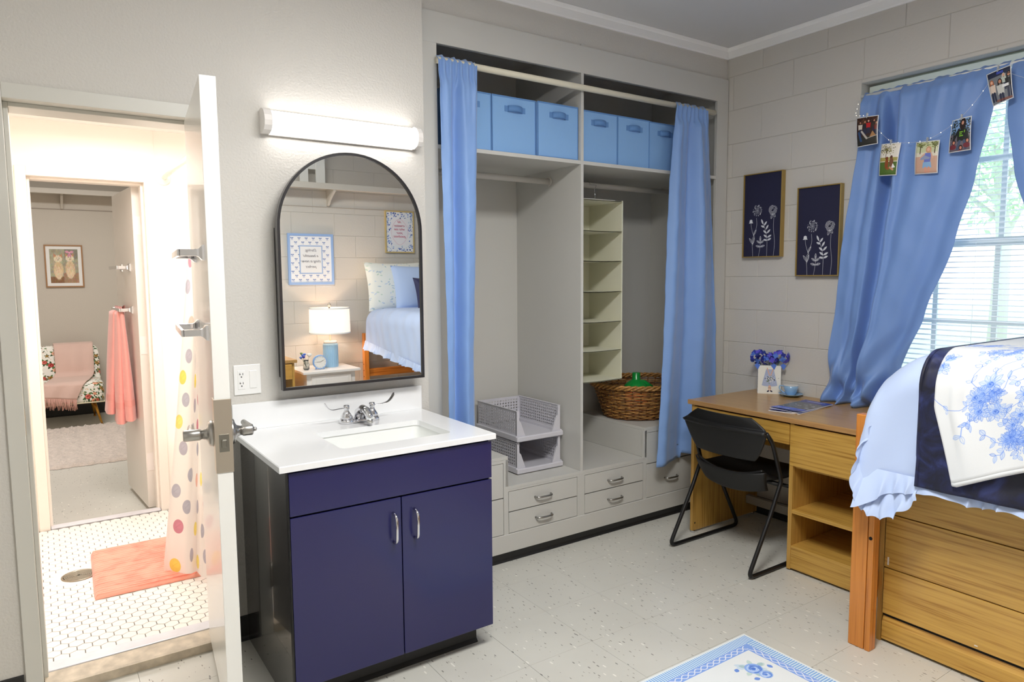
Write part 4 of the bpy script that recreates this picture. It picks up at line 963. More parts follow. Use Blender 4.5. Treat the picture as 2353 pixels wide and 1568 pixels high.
# framed dog picture
dg = Canvas(360, 470, (178, 176, 150)); rd_ = random.Random(4)
for i in range(420): dg.ell(rd_.uniform(0, 360), rd_.uniform(0, 470), rd_.uniform(8, 30), rd_.uniform(8, 30), rd_.choice([(176, 182, 160), (160, 150, 120), (150, 140, 134), (186, 170, 146)]), .25)
dg.rect(190, 0, 360, 130, (120, 118, 110), .6); dg.rect(0, 380, 170, 470, (134, 90, 60), .8); dg.rect(170, 330, 360, 470, (170, 120, 90), .6)
for cx_, cy_, s_ in ((105, 130, 1.), (255, 120, 1.0)):
    dg.ell(cx_, cy_ + 160, 62, 120, (222, 196, 160)); dg.ell(cx_, cy_ + 200, 44, 90, (238, 216, 184), .8)
    dg.ell(cx_, cy_, 54, 50, (238, 224, 196)); dg.poly([(cx_ - 52, cy_ - 16), (cx_ - 56, cy_ - 74), (cx_ - 18, cy_ - 42)], (206, 150, 110)); dg.poly([(cx_ + 52, cy_ - 16), (cx_ + 56, cy_ - 74), (cx_ + 18, cy_ - 42)], (206, 150, 110))
    dg.ell(cx_ - 14, cy_ - 8, 4, 4, (50, 38, 34)); dg.ell(cx_ + 14, cy_ - 8, 4, 4, (50, 38, 34)); dg.ell(cx_, cy_ + 18, 9, 7, (60, 44, 40)); dg.ell(cx_, cy_ + 30, 20, 12, (246, 236, 214), .6)
    for i in range(160): a = rd_.uniform(0, 6.28); r = rd_.uniform(10, 60); x, y = cx_ + r * math.cos(a), cy_ + 120 + 2.2 * r * math.sin(a); dg.line([(x, y), (x + 4, y + 16)], 3, rd_.choice([(246, 230, 200), (214, 180, 140), (196, 150, 110)]), .5)
[dg.line([(qx, qy), (qx + rd_.uniform(-8, 8), qy + rd_.uniform(6, 18))], 4, tuple(min(255, max(0, int(v_ * 255 + rd_.uniform(-22, 22)))) for v_ in dg.a[int(qy), int(qx)]), .6) for qx, qy in [(rd_.uniform(2, 356), rd_.uniform(2, 460)) for _ in range(1500)]]
dg.leaf(255, 46, 60, 18, -.3, (224, 160, 180)); [dg.line([(qx, qy), (qx + rd_.uniform(-8, 8), qy + rd_.uniform(6, 18))], 4, tuple(min(255, max(0, int(v_ * 255 + rd_.uniform(-22, 22)))) for v_ in dg.a[int(qy), int(qx)]), .6) for qx, qy in [(rd_.uniform(2, 356), rd_.uniform(2, 460)) for _ in range(1500)]]
dg.leaf(255, 46, 60, 18, PI + .3, (224, 160, 180)); dg.leaf(255, 50, 70, 12, 1.3, (214, 146, 170)); dg.leaf(255, 50, 70, 12, 1.9, (214, 146, 170)); dg.ell(255, 48, 12, 12, (236, 176, 196))
for _ in range(3): dg.a[1:-1, 1:-1] = (dg.a[1:-1, 1:-1] * 2 + dg.a[:-2, 1:-1] + dg.a[2:, 1:-1] + dg.a[1:-1, :-2] + dg.a[1:-1, 2:]) / 6
DOG = dg.material('dog_painting', .5)
WOODF = mat('thin_wood_frame', (164, 122, 82), .45)
def picture(name, label, x0, x1, z0, z1, y, s_, fm, fw_, art, mat_w=0., group=None, dep=.02, cat='picture'):
    """picture on a wall whose face looks towards s_ along y"""
    t = thing(name, label, cat, ((x0 + x1) / 2, y, z0), group); ya, yb = y, y + s_ * dep
    obj('frame', MB().box(x0, x0 + fw_, ya, yb, z0, z1, .001).box(x1 - fw_, x1, ya, yb, z0, z1, .001).box(x0 + fw_, x1 - fw_, ya, yb, z0, z0 + fw_, .001).box(x0 + fw_, x1 - fw_, ya, yb, z1 - fw_, z1, .001), fm, t)
    obj('mat_board', B(x0 + fw_, x1 - fw_, y, y + s_ * dep * .55, z0 + fw_, z1 - fw_), mat('mat_board', (240, 240, 238), .7), t)
    a, b_, c, d = x0 + fw_ + mat_w, x1 - fw_ - mat_w, z0 + fw_ + mat_w, z1 - fw_ - mat_w; yy = y + s_ * (dep * .55 + .001)
    if s_ < 0: obj('print', MB().sheet((a, yy, c), (b_ - a, 0, 0), (0, 0, d - c)), art, t)
    else: obj('print', MB().sheet((b_, yy, c), (a - b_, 0, 0), (0, 0, d - c)), art, t)
    return t
picture('framed_painting', 'framed painting of two small terriers on the neighbouring room wall', -3.508, -3.166, 1.378, 1.823, 5.9, -1, WOODF, .013, DOG, .032)
SHP = mat('shelf_paint', (206, 200, 190), .5)
def wall_shelf(label, x0, x1, y, s_, z, brackets, dep=.28):
    t = thing('wall_shelf', label, 'shelf', ((x0 + x1) / 2, y, z)); obj('board', B(x0, x1, y, y + s_ * dep, z, z + .022, .002), SHP, t); obj('front_lip', B(x0, x1, y + s_ * (dep - .006), y + s_ * (dep + .012), z - .018, z + .034, .002), SHP, t)
    for bx_ in brackets:
        p = [(y, z), (y + s_ * .2, z), (y + s_ * .2, z - .03), (y + s_ * .14, z - .06), (y + s_ * .07, z - .10), (y + s_ * .03, z - .145), (y, z - .15)]
        obj('bracket', MB().prism(p, 'x', bx_ - .011, bx_ + .011), SHP, t)
    return t
wall_shelf('long beige wall shelf on a bracket high in the neighbouring room', -5.2, -2.2, 5.9, -1, 2.345, (-4.3, -3.325, -2.6))

# ------------------------------------------------------------------ desk
dk_ = thing('desk', 'oak laminate writing desk under the wall pictures, with open shelves at its right end', 'desk', (-.3, -.78, 0)); D = lambda n_, mb, m_=OAK: obj(n_, mb, m_, dk_)
TY0, TY1 = -1.325, -.253
D('top', MB().box(-.612, -.003, TY0, TY1, .738, .764, .0025), OAKTOP)
D('top_edge', MB().box(-.6135, -.611, TY0, TY1, .7395, .7625, .001), wood('oak_edge_band', (158, 114, 66), (184, 142, 92), 'y'))
D('end_panel', B(-.600, -.02, -.292, -.272, .012, .736, .001), OAKZ); D('end_panel', B(-.600, -.02, -1.312, -1.292, .006, .736, .001), OAKZ)
D('pedestal_side', B(-.600, -.02, -.909, -.889, .006, .736, .001), OAKZ); D('back_panel', B(-.05, -.035, -1.292, -.909, .006, .736), OAKZ); D('modesty_panel', B(-.07, -.055, -.889, -.292, .45, .736), OAKZ)
D('pedestal_shelf', B(-.598, -.05, -1.292, -.909, .290, .309, .001)); D('pedestal_bottom', B(-.598, -.05, -1.292, -.909, .108, .127, .001)); D('kick_board', B(-.598, -.58, -1.292, -.909, .012, .108, .001))
dr = D('drawer', B(-.603, -.584, -.886, -.296, .628, .730, .001)); obj('drawer_box', MB().box(-.584, -.12, -.87, -.31, .64, .645).box(-.584, -.12, -.87, -.86, .645, .70).box(-.584, -.12, -.32, -.31, .645, .70), OAKZ, dr)
D('drawer', B(-.603, -.584, -1.310, -.892, .528, .730, .001)); D('rail', B(-.58, -.05, -1.292, -.909, .515, .527))
D('gap_shadow_strip', B(-.590, -.05, TY0 + .02, TY1 - .02, .7355, .7385), GAP)
D('footrest_bar', MB().box(-.13, -.10, -.889, -.292, .085, .135, .002), mat('grey_bar', (168, 164, 156), .4, .6))
for x in (-.585, -.05): D('foot', MB().cyl((x, -.282, 0), (x, -.282, .013), .012, 12), CHROME)
D('screw_cap', MB().cyl((-.582, -.2925, .055), (-.582, -.2915, .055), .005, 10), GAP)

# ------------------------------------------------------------------ chair
ch = thing('desk_chair', 'black plastic sled-base chair pushed up to the oak desk', 'chair', (-.58, -.617, 0)); CY = -.617; r = .0105
for s_ in (1, -1):
    y = CY + s_ * .249; yi = CY + s_ * .222
    p = [(-.738, CY + s_ * .236, .695), (-.700, CY + s_ * .246, .645), (-.640, y, .48), (-.628, y, .445), (-.700, y, .30), (-.868, y, r + .001), (-.300, y, r + .001), (-.430, y, .25), (-.500, y, .395), (-.40, yi, .415)]
    obj('side_frame', MB().tube(bend(p, .045, 6), r, 12), BLKMT, ch)
obj('under_frame', MB().tube([(-.50, CY - .247, .385), (-.50, CY + .247, .385)], .009, 10).tube([(-.63, CY - .247, .425), (-.63, CY + .247, .425)], .009, 10), BLKMT, ch)
def seatf(u, v):
    b_ = u * 2 - 1; x = -.715 + .46 * v; w = .232 - .03 * v ** 2 - .02 * (1 - v) ** 3
    z = .445 - .028 * math.exp(-((v - .32) / .25) ** 2) * (1 - b_ * b_) + .012 * abs(b_) ** 3
    lip = math.exp(-(v / .10) ** 1.6); z += .052 * lip * (.55 + .45 * abs(b_) ** 2) ; x -= .022 * (1 - b_ * b_) * (1 - v)
    z -= .035 * max(0, (v - .86) / .14) ** 2
    return (x, CY + w * b_ * (1 - .06 * lip), z)
o = obj('seat', MB().grid(seatf, 40, 40), BLKPL, ch); md = o.modifiers.new('th', 'SOLIDIFY'); md.thickness = .014; md.offset = -1; o.modifiers.new('s', 'SUBSURF').levels = 1
def skirt(u, v):
    b_ = u * 2 - 1; w = .222 - .02 * (1 - v); z = .492 - .10 * (1 - v) - .028 * (1 - v) * (1 - b_ * b_) - .022 * v * (1 - b_ * b_)
    return (-.737 - .018 * (1 - b_ * b_) + .045 * (1 - v) ** 1.5 + .03 * abs(b_) ** 6, CY + w * b_ , z)
o = obj('seat_rear_skirt', MB().grid(skirt, 36, 14), BLKPL, ch); md = o.modifiers.new('th', 'SOLIDIFY'); md.thickness = .006
def backf(u, v):
    b_ = u * 2 - 1
    z0, z1 = .548, .757
    wv = .175 + .075 * min(1, v / .62) ** .7 if v < .70 else .25 - .085 * ((v - .70) / .30) ** 1.3
    # left/right corners
    z = z0 + (z1 - z0) * v - .012 * (1 - v) * (1 - b_ * b_) * 0 + .004 * v
    x = -.752 - .030 * (v - .5) - .030 * (1 - b_ * b_) + .018 * math.exp(-((v - .70) / .03) ** 2) * -1 + (.012 if v > .72 else 0) * 1
    return (x, CY + wv * b_, z)
o = obj('backrest', MB().grid(backf, 40, 44), BLKPL, ch); md = o.modifiers.new('th', 'SOLIDIFY'); md.thickness = .010; md.offset = 0

# ------------------------------------------------------------------ things on the desk
PW = mat('white_ceramic', (238, 238, 234), .25, coat=.4)
vz = thing('flower_vase', 'square white vase with a printed skirt picture, full of blue hydrangea', 'vase', (-.13, -.40, .764))
vc = Vector((-.075, -.395, 0)); a_ = math.atan2(-.097, .08); ex = Vector((math.cos(a_), math.sin(a_), 0)); ey = Vector((-ex.y, ex.x, 0)); hw, hd, vh = .063, .033, .166; V0 = Vector((-.10, -.412, .764)) + ey * hd
def vp(a, b_, z): return V0 + ex * a + ey * b_ + Vector((0, 0, z))
mb = MB(); t = .004
mb.add([vp(a, b_, z) for z in (0, vh) for a, b_ in ((-hw, -hd), (hw, -hd), (hw, hd), (-hw, hd))], [(0, 3, 2, 1), (0, 1, 5, 4), (1, 2, 6, 5), (2, 3, 7, 6), (3, 0, 4, 7)])
mb.add([vp(a, b_, z) for z in (t, vh) for a, b_ in ((-hw + t, -hd + t), (hw - t, -hd + t), (hw - t, hd - t), (-hw + t, hd - t))], [(0, 1, 2, 3), (0, 4, 5, 1), (1, 5, 6, 2), (2, 6, 7, 3), (3, 7, 4, 0)])
mb.add([vp(a, b_, vh) for a, b_ in ((-hw, -hd), (hw, -hd), (hw, hd), (-hw, hd), (-hw + t, -hd + t), (hw - t, -hd + t), (hw - t, hd - t), (-hw + t, hd - t))], [(0, 1, 5, 4), (1, 2, 6, 5), (2, 3, 7, 6), (3, 0, 4, 7)])
obj('body', mb, PW, vz)
pc = Canvas(380, 500, (238, 238, 230)); rv = random.Random(5)
pc.poly([(130, 60), (262, 60), (330, 350), (60, 350)], (178, 190, 218)); pc.ell(195, 345, 135, 28, (178, 190, 218))
for i in range(14): pc.line([(135 + i * 9, 70), (66 + i * 20, 350)], 4, (158, 172, 206), .6)
for a, b_ in ((148, 40), (258, 40)): pc.line([(a, b_), (200 + (a - 200) * .2, 170)], 16, (228, 178, 150))
for i in range(130): pc.ell(200 + rv.gauss(0, 42), 235 + rv.gauss(0, 30), rv.uniform(3, 8), rv.uniform(3, 8), rv.choice([(28, 32, 48), (248, 246, 236), (120, 140, 90), (240, 240, 240), (30, 34, 50)]))
pc.line([(188, 360), (184, 440)], 18, (228, 178, 150)); pc.line([(206, 360), (214, 440)], 18, (228, 178, 150)); pc.line([(170, 395), (225, 400)], 5, (30, 34, 60))
pc.leaf(150, 470, 50, 13, -.5, (30, 34, 66)); pc.leaf(206, 445, 50, 13, .5, (30, 34, 66))
obj('front_print', MB().sheet(vp(-hw + .003, -hd - .0006, .002), ex * (2 * hw - .006), (0, 0, vh - .004), .0005), pc.material('vase_print', .4), vz)
ps = Canvas(100, 500, (238, 238, 232))
for i in range(150): ps.leaf(rv.uniform(0, 100), rv.uniform(0, 500), rv.uniform(8, 22), 5, rv.uniform(0, 6), (30, 34, 54))
obj('side_print', MB().sheet(vp(-hw - .0006, hd - .002, .002), -ey * (2 * hd - .004), (0, 0, vh - .004), .0005), ps.material('vase_side_print', .4), vz)
HYD = [mat('hydrangea_blue', (52, 62, 176), .6), mat('hydrangea_violet', (92, 84, 206), .6), mat('hydrangea_light_blue', (82, 122, 214), .6), mat('hydrangea_deep', (30, 44, 140), .6)]
fl = thing('hydrangea_bouquet', 'bunch of blue artificial hydrangeas in the square vase on the desk', 'flowers', (-.08, -.40, .90)); rh = random.Random(12)
C0 = vp(0, 0, vh + .035)
heads = [(C0 + ex * -.058 + Vector((0, 0, .012)), .046), (C0 + ex * .058 + Vector((0, 0, .012)), .050), (C0 + Vector((0, 0, .0)) - ey * .008, .040)]
for c, R in heads:
    for i in range(26):
        n_ = Vector((rh.gauss(0, 1), rh.gauss(0, 1), rh.gauss(.1, .9))).normalized(); p = c + Vector((n_.x * R * 1.15, n_.y * R * 1.0, n_.z * R * .85)); a = n_.orthogonal().normalized(); a.rotate(Matrix.Rotation(rh.uniform(0, 6), 3, n_)); b_ = n_.cross(a); mb = MB(); s_ = rh.uniform(.013, .018)
        for q in range(4):
            an = q * PI / 2; d = a * math.cos(an) + b_ * math.sin(an); e = a * -math.sin(an) + b_ * math.cos(an); lift = n_ * rh.uniform(-.004, .004)
            mb.add([p, p + d * s_ * .5 + e * s_ * .5 + n_ * .002 + lift, p + d * s_ * 1.05 + e * s_ * .28 + lift, p + d * s_ * 1.1 - e * s_ * .28 + lift, p + d * s_ * .5 - e * s_ * .5 + n_ * .002 + lift], [(0, 1, 2, 3, 4)], True)
        obj('floret', mb, rh.choice(HYD), fl)
    obj('stem', MB().tube([c - Vector((0, 0, .02)), V0 + Vector((0, 0, .05))], .002, 6), mat('stem_green', (60, 96, 60), .7), fl)
for d in ((-.07, -.02), (.072, .0), (.02, -.03)):
    p = C0 + ex * d[0] - ey * .035 + Vector((0, 0, -.02)); mb = MB().add([p, p + ex * .018 + Vector((0, 0, -.012)), p + Vector((0, 0, -.04)) + ex * .005, p - ex * .014 + Vector((0, 0, -.014))], [(0, 1, 2, 3)]); obj('leaf', mb, HYD[2], fl)
CUPB = mat('pale_blue_porcelain', (146, 186, 222), .2, coat=.5)
cc = (-.072, -.535); tag(obj('saucer', MB().lathe([(0, .765), (.028, .765), (.045, .769), (.066, .779), (.067, .781), (.045, .773), (.026, .7695), (0, .769)], (*cc, 0), 40), CUPB), 'pale blue saucer under the teacup on the desk', 'saucer')
cp = thing('teacup', 'pale blue teacup on its saucer beside the vase', 'cup', (*cc, .770))
obj('body', MB().lathe([(0, .7705), (.02, .7705), (.021, .775), (.030, .787), (.036, .805), (.0395, .828), (.0382, .828), (.034, .805), (.027, .789), (0, .783)], (*cc, 0), 40), CUPB, cp)
obj('rim', MB().lathe([(.0396, .826), (.0400, .8285), (.0382, .829)], (*cc, 0), 40), PW, cp); hv = Vector((-.45, .89, 0)).normalized(); c3 = Vector((*cc, 0))
obj('handle', MB().tube(bend([c3 + hv * .036 + Vector((0, 0, .820)), c3 + hv * .060 + Vector((0, 0, .824)), c3 + hv * .064 + Vector((0, 0, .806)), c3 + hv * .046 + Vector((0, 0, .788)), c3 + hv * .026 + Vector((0, 0, .779))], .014), .0032, 8), CUPB, cp)
# brochures
mg = Canvas(400, 560, (30, 42, 140)); mg.rect(0, 120, 400, 430, (96, 98, 104)); rm = random.Random(2)
for i in range(70): mg.rect(*(lambda x, y: (x, y, x + rm.uniform(10, 60), y + rm.uniform(6, 30)))(rm.uniform(0, 380), rm.uniform(130, 400)), rm.choice([(60, 62, 66), (140, 142, 146), (190, 192, 196), (36, 38, 44)]), .7)
mg.poly([(0, 430), (400, 400), (400, 470), (0, 560)], (60, 90, 200)); mg.rect(60, 40, 330, 48, (210, 216, 240)); mg.rect(90, 60, 300, 66, (190, 200, 236)); mg.rect(50, 480, 220, 490, (214, 220, 244))
MG = mg.material('brochure_cover', .25); PG = mat('brochure_pages', (232, 232, 236), .6); MG2 = mat('brochure_blue_cover', (36, 50, 150), .3)
def brochure(P0, P1, P2, z, th, label, m_):
    P0, P1, P2 = Vector((*P0, z)), Vector((*P1, z)), Vector((*P2, z)); e1, e2 = P1 - P0, P2 - P0; t = thing('brochure', label, 'brochure', (P0 + (e1 + e2) / 2)[:], 'brochures on the desk')
    def lf(zz, k): return MB().grid(lambda u, v: tuple(P0 + e1 * u + e2 * v + Vector((0, 0, zz + k * .010 * max(0, (.35 - v) / .35) ** 2))), 6, 12)
    obj('pages', MB().sheet(P0 + Vector((0, 0, th * .8)), e1, e2, th * .75), PG, t); obj('cover', lf(th, .5), m_, t)
brochure((-.545, -.725), (-.505, -.875), (-.240, -.690), .7645, .004, 'lower blue brochure lying on the desk', MG2)
brochure((-.500, -.700), (-.515, -.865), (-.150, -.680), .7690, .005, 'upper blue and grey brochure lying on the desk', MG)

# ------------------------------------------------------------------ navy botanical pictures
def botanical():
    c = Canvas(540, 1000, (38, 38, 64)); w = (226, 228, 232); r_ = random.Random(6); S_ = lambda x, y: (x * 540, y * 1000)
    def ln(p, t=3.2): c.line([S_(*q) for q in p], t, w)
    def cur(p, t=3.2):
        q = [Vector((*S_(*a), 0)) for a in p]; q = bend(q, 60, 8); c.line([(a.x, a.y) for a in q], t, w)
    cur([(.26, 1.0), (.245, .88), (.215, .80), (.285, .74), (.36, .62), (.34, .53)]); cur([(.25, .86), (.30, .76), (.25, .72), (.20, .64), (.19, .58)])
    cur([(.42, 1.0), (.46, .88), (.46, .78)]); cur([(.64, 1.0), (.645, .80), (.60, .70), (.53, .60)]); cur([(.82, 1.0), (.85, .84), (.80, .66), (.81, .54)])
    for x, y in ((.36, .44),):
        for i in range(90): a = r_.uniform(0, 6.28); q = 30 + 34 * r_.random() ** .6; X, Y = x * 540 + q * math.cos(a), y * 1000 + q * 1.0 * math.sin(a); c.line([(X, Y), (X + 9 * math.cos(a + .5), Y + 9 * math.sin(a + .5))], 3, w)
        for i in range(26): a = i * 2.4; q = i * 1.3; c.line([(x * 540 + q * math.cos(a), y * 1000 + q * math.sin(a)), (x * 540 + (q + 6) * math.cos(a + .6), y * 1000 + (q + 6) * math.sin(a + .6))], 2.5, w)
    X, Y = .78 * 540, .45 * 1000
    for i in range(34): a = i * 2.4; q = 14 + i * 1.5; c.line([(X + q * math.cos(a + t), Y + q * .9 * math.sin(a + t)) for t in np.linspace(0, .9, 6)], 3, w)
    c.leaf(X - 5, Y + 46, 60, 14, 1.9, None, 1, (3, w)); c.leaf(X + 5, Y + 44, 50, 14, .9, None, 1, (3, w)); c.ell(X - 8, Y + 4, 12, 8, (20, 20, 40)); c.ell(X + 14, Y - 22, 7, 14, (20, 20, 40))
    c.ell(.19 * 540, .565 * 1000, 22, 20, w); c.poly([(.13 * 540, 590), (.25 * 540, 590), (.23 * 540, 575), (.15 * 540, 575)], w)
    for x, y, L, a in ((.53, .615, 74, -2.0), (.55, .63, 66, -.9), (.57, .65, 60, -2.75), (.60, .68, 70, -1.0), (.63, .725, 70, -.75), (.63, .725, 66, -2.5), (.645, .775, 66, -.45), (.645, .775, 64, -2.55), (.645, .81, 64, -.4), (.645, .81, 58, -2.9)): c.leaf(x * 540, y * 1000, L, 12, a, w, .92)
    for x, y, L, a in ((.46, .82, 66, -1.57), (.46, .84, 62, -2.6), (.46, .84, 60, -.55), (.46, .885, 66, -2.9), (.46, .885, 66, -.25)): c.leaf(x * 540, y * 1000, L, 12, a, None, 1, (3, w)); c.leaf(x * 540 + 8 * math.cos(a), y * 1000 + 8 * math.sin(a), L * .6, 6, a, w, .8)
    c.leaf(.26 * 540, 740, 80, 11, -1.0, None, 1, (3, w)); c.leaf(.25 * 540, 845, 90, 12, -2.2, None, 1, (3, w)); c.leaf(.25 * 540, 845, 84, 12, -1.3, None, 1, (3, w))
    c.grain(.02); return c.material('botanical_print', .7)
BOT = botanical(); GOLD = mat('gold_wood_frame', (170, 142, 78), .35, .35)
def side_picture(y0, y1, z0, z1, label):
    t = thing('framed_botanical', label, 'picture', (-.02, (y0 + y1) / 2, z0), 'navy botanical pictures'); w = .006; d = .034
    obj('frame', MB().box(-d, -.001, y0, y0 + w, z0, z1, .001).box(-d, -.001, y1 - w, y1, z0, z1, .001).box(-d, -.001, y0 + w, y1 - w, z0, z0 + w, .001).box(-d, -.001, y0 + w, y1 - w, z1 - w, z1, .001), GOLD, t)
    obj('backing', B(-d + .010, -.002, y0 + w, y1 - w, z0 + w, z1 - w), mat('navy_board', (34, 34, 58), .8), t)
    obj('print', MB().sheet((-d + .0085, y1 - w, z0 + w), (0, -(y1 - y0 - 2 * w), 0), (0, 0, z1 - z0 - 2 * w), .001), BOT, t)
side_picture(-.414, -.150, 1.560, 2.055, 'navy picture of white line flowers in a gold frame, higher and nearer the closet')
side_picture(-.770, -.512, 1.447, 1.940, 'navy picture of white line flowers in a gold frame, lower and nearer the window')

# ------------------------------------------------------------------ window curtains
WC = mat('blue_window_curtain', (124, 160, 220), .5, sheen=.2, bump=(420, .1, .0006))
k = MATS['blue_window_curtain'].node_tree; bs = k.nodes['Principled BSDF']; trn = k.nodes.new('ShaderNodeBsdfTranslucent'); trn.inputs[0].default_value = (*lin((150, 190, 240)), 1); mxs = k.nodes.new('ShaderNodeMixShader'); mxs.inputs[0].default_value = .10
k.links.new(bs.outputs[0], mxs.inputs[1]); k.links.new(trn.outputs[0], mxs.inputs[2]); k.links.new(mxs.outputs[0], k.nodes['Material Output'].inputs[0])
def interp(T, z):
    for (z0, a), (z1, b_) in zip(T[:-1], T[1:]):
        if z0 <= z <= z1 or z0 >= z >= z1: f = (z - z0) / (z1 - z0); f = f * f * (3 - 2 * f) * .5 + f * .5; return a + (b_ - a) * f
    return T[0][1] if abs(z - T[0][0]) < abs(z - T[-1][0]) else T[-1][1]
def window_curtain(TL, TR, zb, zt, label, fold_y, seed, mirror=False):
    rnd = random.Random(seed); mb = MB()
    def fn(u, v):
        z = zb + (zt - zb) * v; t = 1 - v; yl, yr = interp(TL, z), interp(TR, z); bunch = max(0, (t - .72) / .28)
        y = yl + (yr - yl) * u; w = abs(yr - yl)
        f = 0
        for (c, wd, d0, d1) in fold_y:
            d = d0 + (d1 - d0) * t; cc_ = c + (.10 * t * (1 if not mirror else -1) if c < .5 else 0)
            f += d * math.exp(-((u - cc_) / wd) ** 2)
        th_ = math.atan2(y + 1.0, z - .70); rk = math.hypot(y + 1.0, z - .70); f += 0 if mirror or seed == 5 else .024 * math.sin(th_ * 11 + .6) * math.exp(-(rk / .42) ** 2)
        if seed == 2: cv_ = .235 + .20 * t; f -= .085 * math.exp(-((u - cv_) / (.050 + .03 * t)) ** 6) * min(1, .3 + t * 6) - .02 * math.exp(-((u - cv_ - .085 - .03 * t) / .03) ** 2)
        f += .005 * math.sin(2 * PI * 5 * u + 2 * t + seed) * (.4 + .6 * v) + .005 * math.sin(2 * PI * 13 * u + seed) * math.exp(-t / .05)
        f += bunch * .030 * math.sin(2 * PI * 3.2 * u + 1.5 * bunch * 3 + 9 * t) + .0015 * math.sin(33 * z + 20 * u)
        x = -.030 - .024 * min(1, t * 4) - f * 1.0 - .02 * math.sin(PI * min(1, t)) - .02 * bunch
        if v > .965: x = x * (1 - (v - .965) / .035) + (.0) * ((v - .965) / .035)
        return (min(x, .045), y, z + (.003 * math.sin(2 * PI * 7 * u + seed) + .002 * math.sin(2 * PI * 17 * u) if v > .995 else 0))
    mb.grid(fn, 170, 110); o = obj('window_curtain', mb, WC); md = o.modifiers.new('th', 'SOLIDIFY'); md.thickness = .0015
    return tag(o, label, 'curtain', 'blue window curtains')
window_curtain([(2.385, -.862), (2.1, -.868), (1.5, -.80), (.95, -.752), (.768, -.735)], [(2.385, -1.515), (2.18, -1.475), (1.9, -1.428), (1.60, -1.355), (1.25, -1.235), (.98, -1.135), (.85, -1.08), (.768, -1.035)], .768, 2.385,
               'blue window curtain on the left, its foot bunched on the desk', [(.10, .035, -.02, -.012), (.60, .16, .012, .035), (.86, .07, .0, -.018)], 2)
window_curtain([(2.385, -1.525), (2.16, -1.53), (1.9, -1.575), (1.62, -1.66), (1.3, -1.79), (.98, -1.95), (.80, -2.0)], [(2.385, -2.14), (1.5, -2.2), (.80, -2.25)], .80, 2.385,
               'blue window curtain on the right, over the bed', [(.2, .06, .02, .03), (.5, .07, .02, .03), (.8, .07, .02, .03)], 5)
tag(obj('window_curtain_rod', MB().cyl((.0, WY0 + .002, 2.372), (.0, WY1 - .002, 2.372), .008, 12), WHITE), 'thin white tension rod holding the window curtains', 'curtain rod')

